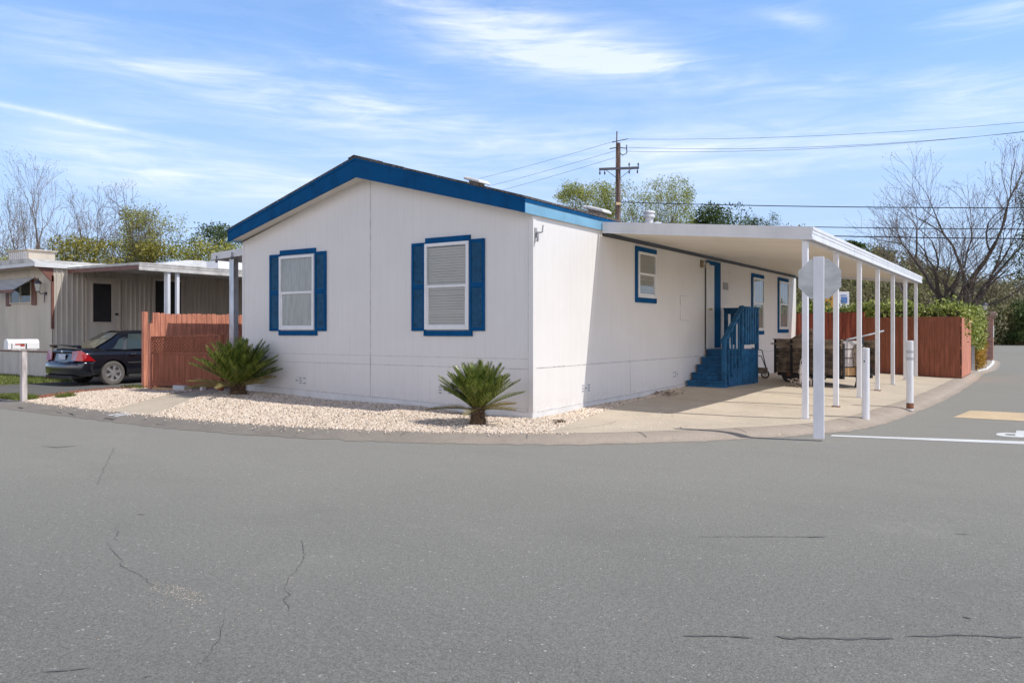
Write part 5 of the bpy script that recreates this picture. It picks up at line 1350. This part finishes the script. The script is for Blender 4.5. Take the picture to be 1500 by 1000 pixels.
# small things by the stairs
c = (.42, 10.9); zc = gz(*c)
bk = thing('garden_cart', (c[0], c[1], zc), 'small dark push cart with thin handles behind the blue steps', 'cart')
for dx, dy in ((-.05,0),(.22,.12)):
    mb = MB(); P = [(c[0]+dx+.10*cos(a), c[1]+dy, zc+.12+.10*sin(a)) for a in [2*pi*k/16 for k in range(17)]]; mb.tube(P, .02, 6, cap=False); mb.bar((c[0]+dx-.1,c[1]+dy,zc+.12),(c[0]+dx+.1,c[1]+dy,zc+.12),.012,.012); mb.bar((c[0]+dx,c[1]+dy,zc+.02),(c[0]+dx,c[1]+dy,zc+.22),.012,.012); mb.build('wheel', 'tyre', bk)
mb = MB(); mb.box(c[0]-.1, c[0]+.3, c[1]+.02, c[1]+.1, zc+.14, zc+.3); mb.build('tray', 'rusty_metal', bk)
mb = MB(); mb.tube([(c[0]+.25,c[1]+.06,zc+.3),(c[0]+.15,c[1],zc+.62),(c[0]-.18,c[1]-.05,zc+.66)], .014, 6); mb.tube([(c[0]+.25,c[1]+.1,zc+.3),(c[0]+.15,c[1]+.06,zc+.78),(c[0]-.12,c[1],zc+.84)], .014, 6); mb.build('handle', 'dark', bk)
# leaf litter by the wall corner and near the steps
def litter(x, y, n, s, label):
    random.seed(int(x*100)); mb = MB()
    for k in range(n):
        px = x+random.gauss(0, s); py = y+random.gauss(0, s); z = gz(px, py)+.02+random.random()*.035; a = random.uniform(0, 6); q = random.uniform(.02, .05)
        d = Vector((cos(a), sin(a), random.uniform(-.4,.6)))*q; e = Vector((-sin(a), cos(a), random.uniform(-.4,.4)))*q*.5; c = Vector((px, py, z))
        mb.add([c-d-e, c+d-e*.4, c+d+e, c-d+e*.5], [(0,1,2,3)])
    return tag(mb.build('dead_leaves', 'trash'), label, 'leaves', kind='stuff')
litter(.66, -.20, 26, .055, 'small clump of dead leaves on the gravel by the bright house corner')
litter(.25, 4.9, 60, .16, 'scatter of dead leaves at the driveway edge along the side wall')
random.seed(33)
# ------------------------------------------------------------------ vegetation tools
def leaf_quads(C, n_each, rad, size, flat_=.0, squash=1.0):
    """scatter leaf-sized kinked quads around centres C (m,3)"""
    C = np.asarray(C, float); m = len(C); N = m*n_each
    base = np.repeat(C, n_each, 0)
    d = RNG.normal(0, 1, (N,3)); d /= np.linalg.norm(d, axis=1)[:,None]+1e-9
    rr = rad if np.isscalar(rad) else np.repeat(rad, n_each)[:,None]
    p = base+d*rr*(RNG.uniform(0, 1, (N,1))**.45)*np.array([1,1,squash])
    a = RNG.normal(0, 1, (N,3)); a[:,2] *= (1-flat_); a /= np.linalg.norm(a, axis=1)[:,None]
    b = np.cross(a, RNG.normal(0, 1, (N,3))); b /= np.linalg.norm(b, axis=1)[:,None]+1e-9
    s = RNG.uniform(.5, 1.2, (N,1))*size
    V = np.stack([p-a*s, p-b*s*.42, p+a*s, p+b*s*.42], 1).reshape(-1, 3)
    return V, np.arange(4*N).reshape(-1, 4)
def grow(mb, tw, p, d, ln, r, lev, maxl, spread, up, kids, tips, wob=.16, tipr=.006):
    k = 4 if lev < 2 else 3; pts = [Vector(p)]; dd = Vector(d)
    for i in range(k):
        dd = (dd+Vector((random.gauss(0,wob), random.gauss(0,wob), random.gauss(0,wob*.6)+up))).normalized(); pts.append(pts[-1]+dd*ln/k)
    r1 = max(tipr, r*(.62 if lev else .72))
    rad = [r+(r1-r)*i/k for i in range(k+1)]
    (mb if lev <= 2 else tw).tube(pts, rad, 7 if lev == 0 else 5 if lev <= 2 else 3, cap=False)
    if lev >= maxl:
        tips.append(pts[-1]); return
    n = kids[min(lev, len(kids)-1)]
    for i in range(n):
        if i == 0 and lev > 0: at = len(pts)-1; sp = spread*.45
        else: at = random.randint(max(1, k-2), k) if lev == 0 else random.randint(1, k); sp = spread
        base = pts[at]; a = random.uniform(0, 2*pi); ax = dd.orthogonal().normalized(); ax.rotate(Quaternion(dd, a+i*2.4))
        nd = Vector(dd); nd.rotate(Quaternion(ax, radians(random.uniform(.6, 1.3)*sp)))
        grow(mb, tw, base, nd, ln*random.uniform(.62,.88), r1*random.uniform(.6,.85), lev+1, maxl, spread, up, kids, tips, wob, tipr)
def tree(name, P, H, label, seed, maxl=5, spread=34, up=.05, kids=(4,3,3,3,3), leafmat=None, n_leaf=6, lsize=.09, lrad=.35, trunk_r=.22, bark='bark', twig='twig', group=None, tfrac=.28, leafprob=1.0, lean=(0,0), wob=.16, width=1.0, rmax=99):
    random.seed(seed); mb = MB(); tw = MB(); tips = []
    grow(mb, tw, (0,0,0), (lean[0],lean[1],1), H*tfrac, trunk_r, 0, maxl, spread, up, kids, tips, wob, .007 if not leafmat else .009)
    zs_ = sorted(v[2] for v in tw.v); top = zs_[int(len(zs_)*.985)]
    sc = H/top
    def f(v):
        x, y, z = v[0]*sc*width, v[1]*sc*width, v[2]*sc; q = sqrt(x*x+y*y)+1e-6; k = rmax*math.tanh(q/rmax)/q
        if z > H*.93: z = H*.93+(z-H*.93)*.35
        return (x*k, y*k, z)
    mb.v = [f(v) for v in mb.v]; tw.v = [f(v) for v in tw.v]
    root = thing(name, P, label, 'tree', group)
    mb.build('trunk', bark, root, smooth=True, local=True)
    # crown = twigs + leaves
    cr = tw.build('twigs', twig, root, local=True)
    if leafmat:
        T = np.array([f(t) for t in tips if random.random() < leafprob])
        V, Fq = leaf_quads(T, n_leaf, lrad, lsize)
        o = np_mesh('crown', V, Fq, leafmat); o.parent = root
    return root
def at_screen(px, dist, z=-.3):
    v = world_at(px, 485, dist); return (v.x, v.y, z)
def bush(name, P, W_, D_, H, label, seed, leafmat, n=5200, lsize=.11, lobes=16, group=None, cat='bush', stems=True, low=.12):
    random.seed(seed); rng = np.random.default_rng(seed); root = thing(name, P, label, cat, group)
    C = []; R_ = []
    for k in range(lobes):
        a = random.uniform(0, 2*pi); q = sqrt(random.random())*.72; zz = random.uniform(low, .86); q *= 1.15-.5*zz
        C.append((q*cos(a)*W_/2, q*sin(a)*D_/2, zz*H)); R_.append(random.uniform(.13, .27)*min(W_, H*1.3))
    V, Fq = leaf_quads(C, n//lobes, np.array(R_), lsize, squash=.8)
    V[:,2] = np.maximum(V[:,2], .02)
    o = np_mesh('crown', V, Fq, leafmat); o.parent = root
    if stems:
        mb = MB()
        for c in C[:9]:
            c = Vector(c); b = Vector((c.x*.15, c.y*.15, 0)); m = b.lerp(c, .5)+Vector((random.gauss(0,.15), random.gauss(0,.15), .1*H))
            mb.tube([b, m, c], [.07*H/5+.02, .045*H/5+.015, .012], 5, cap=False)
        mb.build('trunk', 'bark_dark', root, smooth=True, local=True)
    return root
# --- left background
tree('bare_tree', at_screen(46, 50), 13.2, 'tall bare forked tree at the far left with a few pale green buds', 4, maxl=6, spread=30, up=.09, kids=(3,3,3,3,3,2), leafmat='leaf_pale', n_leaf=3, lsize=.05, lrad=.3, trunk_r=.30, tfrac=.27, leafprob=.5, width=.62)
tree('bare_tree', at_screen(-14, 54), 10.0, 'bare tree cut by the left edge of the view', 9, maxl=6, spread=34, up=.05, kids=(4,3,3,3,3,2), trunk_r=.22, leafmat='leaf_pale', n_leaf=2, lsize=.05, leafprob=.4)
tree('bare_tree', at_screen(138, 52), 11.6, 'reddish grey twiggy tree behind the roof cooler of the mobile home', 14, maxl=6, spread=36, up=.05, kids=(5,4,3,3,3,3), leafmat='leaf_pale', n_leaf=3, lsize=.05, lrad=.3, trunk_r=.24, twig='twig', bark='bark_dark', tfrac=.24, leafprob=.35, width=.72)
tree('leafy_tree', at_screen(178, 56), 8.6, 'loose grey green tree just right of the twiggy tree', 25, maxl=5, spread=40, up=.02, kids=(4,4,3,3), leafmat='leaf_pale', n_leaf=14, lsize=.09, lrad=.55, trunk_r=.16, width=.75)
tree('leafy_tree', at_screen(238, 52), 9.9, 'slim yellow green tree standing above the mobile home roof', 17, maxl=5, spread=36, up=.05, kids=(5,4,3,3), leafmat='leaf_yellow', n_leaf=15, lsize=.075, lrad=.42, trunk_r=.16, twig='twig_dark', width=.6, rmax=2.8)
tree('leafy_tree', at_screen(338, 58), 9.6, 'dark green tree top showing just left of the blue gable corner', 19, maxl=5, spread=38, up=.04, kids=(4,3,3,3), leafmat='leaf_green', n_leaf=30, lsize=.1, lrad=.6, trunk_r=.18, width=.6)
for k, (px, dz, H, Wb, lm, lab) in enumerate(((8, 52, 6.8, 5.0, 'leaf_yellow', 'yellow green bush at the far left behind the mobile home roof'), (66, 60, 6.4, 5, 'leaf_pale', 'pale bush between the tall bare tree and the roof cooler'),
        (108, 47, 7.0, 4.2, 'leaf_olive', 'dense dark yellow bush directly right of the roof cooler'), (150, 48, 6.9, 3.8, 'leaf_olive', 'olive bush below the reddish twiggy tree'), (196, 55, 6.4, 3.6, 'leaf_green', 'dark green bush left of the slim yellow tree'),
        (226, 50, 6.9, 4.0, 'leaf_olive', 'dusty olive bush at the foot of the slim yellow tree'), (268, 50, 7.0, 4.0, 'leaf_yellow', 'golden bush right of the slim yellow tree'), (300, 52, 6.9, 3.8, 'leaf_olive', 'olive bush above the barrel roof of the mobile home'), (340, 50, 7.2, 4.5, 'leaf_yellow', 'yellow green bush above the grey patio cover'), (392, 52, 7.0, 5.0, 'leaf_olive', 'bush mostly hidden behind the left wall of the white house'))):
    if px == 392: continue
    bush('shrub', at_screen(px, dz), Wb*1.15, 3.5, H*1.22, lab, 50+k, lm, n=9500, lsize=.10, lobes=34)
# --- trees behind the house roof
tree('willow_tree', at_screen(852, 60), 12.9, 'left of the two yellow green willows behind the utility pole', 31, maxl=5, spread=42, up=.01, kids=(5,4,4,4,3), leafmat='leaf_willow', n_leaf=34, lsize=.085, lrad=.5, trunk_r=.26, width=.7, rmax=2.3, tfrac=.34, bark='bark_dark', twig='twig_dark')
tree('willow_tree', at_screen(936, 62), 13.4, 'wide yellow green willow directly right of the utility pole', 48, maxl=5, spread=44, up=.005, kids=(6,5,4,4,3), leafmat='leaf_willow', n_leaf=26, lsize=.085, lrad=.5, trunk_r=.28, width=1.0, rmax=4.2, tfrac=.34, bark='bark_dark', twig='twig_dark')
bush('evergreen_tree', at_screen(1042, 66), 8.0, 4, 14.2, 'rounded dense green tree rising above the carport roof', 77, 'leaf_green', n=16000, lsize=.13, lobes=44, cat='tree')
bush('evergreen_tree', at_screen(1016, 68), 4.0, 4, 12.6, 'lower green tree on the left flank of the dense rounded one', 78, 'leaf_olive', n=7000, lsize=.12, lobes=24, cat='tree')
tree('leafy_tree', at_screen(1103, 75), 12.6, 'small feathery treetop peeking over the carport roof', 79, maxl=5, spread=30, up=.08, kids=(4,3,3,3), leafmat='leaf_green', n_leaf=22, lsize=.09, lrad=.5, trunk_r=.18, width=.45)
# --- right side
tree('bare_tree', at_screen(1396, 58), 13.2, 'leaning bare tree with dark limbs spreading over the hedge corner', 93, maxl=6, spread=38, up=.03, kids=(5,3,3,3,3,2), leafmat='leaf_pale', n_leaf=2, lsize=.05, lrad=.3, trunk_r=.34, bark='bark_dark', twig='twig_dark', tfrac=.30, lean=(-.35,-.2), leafprob=.4, width=.95)
tree('bare_tree', at_screen(1412, 56), 15.0, 'tallest bare tree behind the brick pillar with thin green tips', 101, maxl=6, spread=30, up=.07, kids=(4,3,3,3,3,2), leafmat='leaf_pale', n_leaf=3, lsize=.06, lrad=.35, trunk_r=.34, bark='bark_dark', twig='twig_dark', tfrac=.30, lean=(.22,.12), leafprob=.6, width=.8)
tree('bare_tree', at_screen(1330, 66), 11.5, 'thin bare tree standing left of the leaning one', 103, maxl=6, spread=34, up=.06, kids=(4,3,3,3,2), leafmat='leaf_pale', n_leaf=2, lsize=.05, lrad=.3, trunk_r=.18, twig='twig', tfrac=.24, leafprob=.4, width=.75)
tree('leafy_tree', at_screen(1512, 54), 13.2, 'green leaved tree reaching in from the right edge', 107, maxl=5, spread=36, up=.05, kids=(4,3,3,3), leafmat='leaf_green', n_leaf=26, lsize=.1, lrad=.6, trunk_r=.2, width=.62)
for k, (px, dz, H, Wb, lm, lab) in enumerate(((1452, 92, 8.5, 8, 'leaf_brush', 'tangle of brown brush behind the brick pillar'), (1490, 96, 8.8, 9, 'leaf_brush', 'brown and green brush at the right edge beyond the grass verge'), (1475, 88, 4.6, 7, 'leaf_wood', 'low dark shrub above the grass verge right of the pillar'), (1508, 86, 5.4, 6, 'leaf_green', 'dark green shrub at the far right above the grass verge'),
        (1400, 80, 6.6, 10, 'leaf_brush', 'brown thicket seen between the two big bare trees'), (1350, 84, 7.0, 10, 'leaf_wood', 'olive thicket left of the leaning bare tree'), (1440, 104, 9.0, 10, 'leaf_brush', 'higher brown thicket behind the trunk of the tallest bare tree'), (1520, 104, 10.0, 10, 'leaf_wood', 'olive thicket rising behind the brush at the right edge'))):
    bush('thicket', at_screen(px, dz), Wb, 6, H, lab, 150+k, lm, n=7000, lsize=.17, lobes=30, low=.04)
blades('grass', [(-1.5,96.5),(26,96.5),(26,104),(-1.5,104)], 9000, .75, label='strip of yellowish verge grass across the end of the side road', w=.05)
# --- wooded hill
def hillz(x, y):
    v = Vector((x-CAMP[0], y-CAMP[1])); dpt = v.x*(-.556)+v.y*.831; u = (v.x*.831+v.y*.556)/max(dpt, 1)
    k = max(0, min(1, (dpt-85)/130)); k = k*k*(3-2*k)
    prof = max(0, 1-abs((u-.30)/(.30 if u < .30 else .36))**1.7)
    return -.35+k*(21*prof+2.0)
HX = np.linspace(-60, 190, 44); HY = np.linspace(60, 300, 40)
mb = MB(); vs = [(x, y, hillz(x, y) if y > 103 or x < -3 else -.36) for y in HY for x in HX]
mb.add(vs, [(j*44+i, j*44+i+1, (j+1)*44+i+1, (j+1)*44+i) for j in range(39) for i in range(43)]); tag(mb.build('hill', 'terrain', smooth=True), kind='structure')
random.seed(400); C = []; Rr = []
cnt = 0
while cnt < 620:
    dpt = random.uniform(95, 240); u = random.uniform(-.05, .72)
    x = CAMP[0]+dpt*(-.556+u*.831); y = CAMP[1]+dpt*(.831+u*.556)
    h = random.uniform(3.5, 8); z = hillz(x, y)
    for k in range(5): C.append((x+random.gauss(0, h*.22), y+random.gauss(0, h*.22), z+h*random.uniform(.3,.85))); Rr.append(h*random.uniform(.2,.34))
    cnt += 1
V, Fq = leaf_quads(C, 46, np.array(Rr), .38, squash=.85)
tag(np_mesh('hillside_woods', V, Fq, 'leaf_wood'), 'olive and brown wooded hillside seen beneath the carport roof', 'woods', kind='stuff')
for k, (px, py, dz) in enumerate(((1246, 347, 190), (1264, 350, 188), (1300, 362, 180))):
    v = world_at(px, py, dz); b = hillz(v.x, v.y)
    bush('pine_tree', (v.x, v.y, b), 4.6, 4.6, v.z-b, ('left pine of the pair on the hill crest', 'right pine of the pair on the hill crest', 'round dark tree on the hill crest right of the two pines')[k], 460+k, 'leaf_green', n=1500, lsize=.35, lobes=14, cat='tree')

# ------------------------------------------------------------------ ivy hedge behind the rear fence
random.seed(70)
hg = thing('ivy_hedge', (2, 17.9, .05), 'clipped ivy hedge with bright leaves growing above the dark red rear fence', 'hedge')
C = []
for k in range(560):
    x = random.uniform(-2.2, 5.0); C.append((x, random.uniform(17.4, 18.2), random.uniform(1.3, 2.3)+.08*sin(x*3)))
for k in range(150): C.append((random.uniform(4.4, 4.85), random.uniform(17.6, 20.4), random.uniform(1.2, 2.2)))
for k in range(110): C.append((random.uniform(4.6, 5.0), random.uniform(20.6, 22.4), random.uniform(1.1, 2.25)))
for k in range(110): C.append((random.uniform(4.75, 5.15), random.uniform(22.3, 24.2), random.uniform(.9, 2.3)))
V, Fq = leaf_quads(C, 34, .26, .075)
o = np_mesh('foliage', V, Fq, 'leaf_hedge', hg)
mb = MB(); mb.box(-2.2, 4.8, 17.6, 18.1, .0, 2.1); mb.box(4.5, 4.75, 18.1, 22.0, 0, 2.0); mb.build('stems', 'bark_dark', hg)
og = thing('orange_shrub', (5.0, 23.3, .0), 'narrow orange leaved shrub at the foot of the hedge end beside the kerb', 'shrub')
C = [(random.uniform(4.8, 5.2), random.uniform(22.6, 24.4), abs(random.gauss(0,.5))+.1) for k in range(80)]
V, Fq = leaf_quads(C, 26, .16, .06); V[:,2] = np.maximum(V[:,2], 0); np_mesh('foliage', V, Fq, 'leaf_orange', og)
mb = MB()
for k in range(7): mb.tube([(5.0, 22.8+k*.22, -.05), (5.0+random.gauss(0,.05), 22.8+k*.22, .7)], [.02, .008], 5)
mb.build('stems', 'bark_dark', og)

# ------------------------------------------------------------------ brick gate pillar with lantern
px_, py_ = 4.62, 35.6
gpil = thing('brick_pillar', (px_, py_, 0), 'brick gate pillar with a stepped cap and a small white notice at the road', 'pillar')
mb = MB(); mb.box(px_-.36, px_+.36, py_-.36, py_+.36, -.1, 2.15); mb.build('shaft', 'brick', gpil)
mb = MB()
for k in range(26): mb.box(px_-.363, px_+.363, py_-.363, py_+.363, .02+k*.082, .028+k*.082)
mb.build('mortar', 'brick_cap', gpil)
mb = MB(); mb.box(px_-.44, px_+.44, py_-.44, py_+.44, 2.15, 2.24); mb.box(px_-.52, px_+.52, py_-.52, py_+.52, 2.24, 2.36); mb.box(px_-.42, px_+.42, py_-.42, py_+.42, 2.36, 2.44); mb.build('cap', 'brick_cap', gpil, bevel=.01)
mb = MB(); mb.box(px_+.364, px_+.38, py_-.27, py_+.17, 1.15, 1.72); nb = mb.build('notice', 'sign_white', gpil)
mb = MB()
for k in range(4): mb.box(px_+.3805, px_+.383, py_-.20, py_+.0+.05*(k%2), 1.60-.035*k, 1.612-.035*k)
mb.build('notice_text', 'vent_grey', nb)
mb = MB(); mb.box(px_-.08, px_+.08, py_-.08, py_+.08, 2.44, 2.50); mb.box(px_-.13, px_+.13, py_-.13, py_+.13, 2.76, 2.79); mb.lathe([(.14,2.79),(.05,2.88),(0,2.92)], (px_,py_,0), 8)
for sx in (-1,1):
    for sy in (-1,1): mb.bar((px_+sx*.07, py_+sy*.07, 2.5), (px_+sx*.12, py_+sy*.12, 2.77), .015, .015)
lt = mb.build('lantern', 'pole_metal', gpil)
mb = MB(); mb.lathe([(.07,2.50),(.11,2.76)], (px_,py_,0), 8); mb.build('lamp_glass', 'lantern_glass', lt)

# ------------------------------------------------------------------ signs behind the hedge
def board(name, Zd, px0, px1, py0, py1, label, m, poly=None):
    c = world_at((px0+px1)/2, (py0+py1)/2, Zd); s_ = Zd/1158
    t = thing(name, (c.x, c.y, -.3), label, 'sign', rotz=YAW)
    w = (px1-px0)*s_/2; h = (py1-py0)*s_/2; z = c.z+.3
    P = poly(w, h) if poly else [(-w,-h),(w,-h),(w,h),(-w,h)]
    mb = MB(); mb.prism([(x, 0, z+zz) for x, zz in P], (0, .03, 0)); pnl = mb.build('panel', m, t, local=True)
    mb = MB(); mb.box(-.05, .05, .035, .12, 0, z); mb.build('post', 'galv', t, local=True)
    return t, pnl, w, h, z
t_, pnl, w, h, z = board('orange_sign', 34, 1200, 1224, 430, 462, 'orange warning board with dark marks above the hedge beside the octagonal sign', 'sign_orange', lambda w, h: [(-w,-h),(w,-h),(w,h*.55),(w*.45,h),(-w*.5,h*.3),(-w,h*.0)])
mb = MB()
for (a, b, c_, d_) in ((.02,.62,.22,.72),(.16,.42,.24,.56),(-.10,-.05,-.03,.25),(-.10,.22,.10,.30),(.12,-.05,.19,.25),(.0,.06,.12,.12)): mb.box(a*w*2.2, c_*w*2.2, -.008, -.002, z+b*h, z+d_*h)
mb.build('marking', 'sign_ink', pnl, local=True)
t_, pnl, w, h, z = board('blue_white_sign', 36, 1229, 1244, 427, 452, 'small white framed blue board above the hedge between two carport posts', 'sign_white')
mb = MB(); mb.box(-w*.6, w*.62, -.008, -.002, z-h*.35, z+h*.38); mb.box(-w*.7, w*.5, -.008, -.002, z+h*.5, z+h*.62); mb.build('blue_panel', 'sign_blue', pnl, local=True)

# ------------------------------------------------------------------ utility pole and wires
PB = world_at(905, 485, 45)
up = thing('utility_pole', (PB.x, PB.y, -.3), 'weathered wooden utility pole with two crossarms behind the white house', 'utility pole', rotz=YAW+.12)
mb = MB(); mb.tube([(0,0,0),(0,0,6),(.02,0,12.2),(.02,0,12.45)], [.20,.17,.135,.13], 14); mb.build('pole', 'pole_wood', up, local=True, smooth=True)
mb = MB(); mb.tube([(-.10,-.08,11.3),(-.07,-.06,13.1)], .035, 6); mb.build('top_pin', 'pole_wood', up, local=True)
Z1 = 1.75+238*45/1158
mb = MB(); mb.bar((-1.12,-.16,Z1-.10),(1.18,-.16,Z1+.04), .10, .13); ca = mb.build('crossarm', 'pole_metal', up, local=True)
mb = MB(); mb.bar((-.75,-.16,Z1-.12),(-.1,-.16,Z1-.75) if False else (-.12,-.14,Z1-.55), .02, .03); mb.bar((.75,-.16,Z1-.05),(.12,-.14,Z1-.55), .02, .03); mb.build('brace', 'pole_metal', up, local=True)
def insul(x, z, up_=1, r=.05):
    mb = MB(); mb.lathe([(0,0),(.02,0),(.02,up_*.08),(r,up_*.10),(r*.9,up_*.15),(r,up_*.18),(r*.6,up_*.24),(0,up_*.26)], (x,-.16,z), 8); mb.build('insulator', 'pole_metal', up, local=True)
for x, z, u_ in ((-1.08,Z1-.16,-1),(-.80,Z1-.15,-1),(.62,Z1-.06,-1),(1.10,Z1-.03,-1),(.62,Z1+.06,1),(1.15,Z1+.08,1)): insul(x, z, u_)
zt1 = 1.75+(485-207)*45/1158; zt2 = 1.75+(485-219)*45/1158
mb = MB(); mb.tube([(-.35,-.1,zt1-.1),(0,-.1,zt1),(.55,-.1,zt1+.12)], .025, 6); mb.tube([(-.5,-.1,zt2),(0,-.1,zt2+.1),(.45,-.1,zt2+.05)], .03, 6); mb.tube([(0,-.1,zt2-.15),(.25,-.12,zt2-.35),(.5,-.1,zt2-.22),(.48,-.1,zt2+.25)], .03, 6); mb.build('insulator_arm', 'pole_metal', up, local=True)
mb = MB(); mb.box(-.15,.12,-.20,-.17,8.9,9.05); mb.build('pole_tag', 'hump_paint', up, local=True)
def wire(a, b, sag, r, label, n=16):
    a = Vector(a); b = Vector(b); pts = []
    for k in range(n+1): t = k/n; p = a.lerp(b, t); p.z -= sag*4*t*(1-t); pts.append(p)
    mb = MB(); mb.tube(pts, r, 5); o = mb.build('power_line', 'wire'); tag(o, label, 'wire', 'overhead lines')
A = world_at(900, 207, 45); B = world_at(690, 259, 60); wire(A, world_at(480, 303, 76), .5, .009, 'topmost of the thin lines running left from the utility pole')
wire(world_at(901, 221, 45), world_at(480, 318, 76), .5, .009, 'middle one of the thin lines running left from the utility pole')
wire(world_at(901, 231, 45), world_at(480, 330, 76), .5, .009, 'lowest of the thin lines running left from the utility pole')
wire(world_at(915, 204, 45), world_at(1620, 168, 38), .35, .009, 'topmost of the thin lines running right from the utility pole')
wire(world_at(918, 216, 45), world_at(1620, 180, 38), .5, .009, 'second thin line running right from the pole top')
wire(world_at(918, 222, 45), world_at(1620, 178, 40), .5, .009, 'lowest thin line running right from the pole top')
wire(world_at(908, 296, 45), world_at(1620, 304, 36), .12, .024, 'thick cable level with the treetops, highest of the thick cables')
wire(world_at(940, 326, 48), world_at(1620, 336, 34), .1, .022, 'middle thick cable passing over the carport gutter')
wire(world_at(1150, 344, 44), world_at(1620, 350, 33), .05, .028, 'lowest thick cable crossing in front of the bare trees')
wire(world_at(200, 335, 70), world_at(480, 317, 76), .3, .012, 'thin line just above the bushes left of the blue gable')
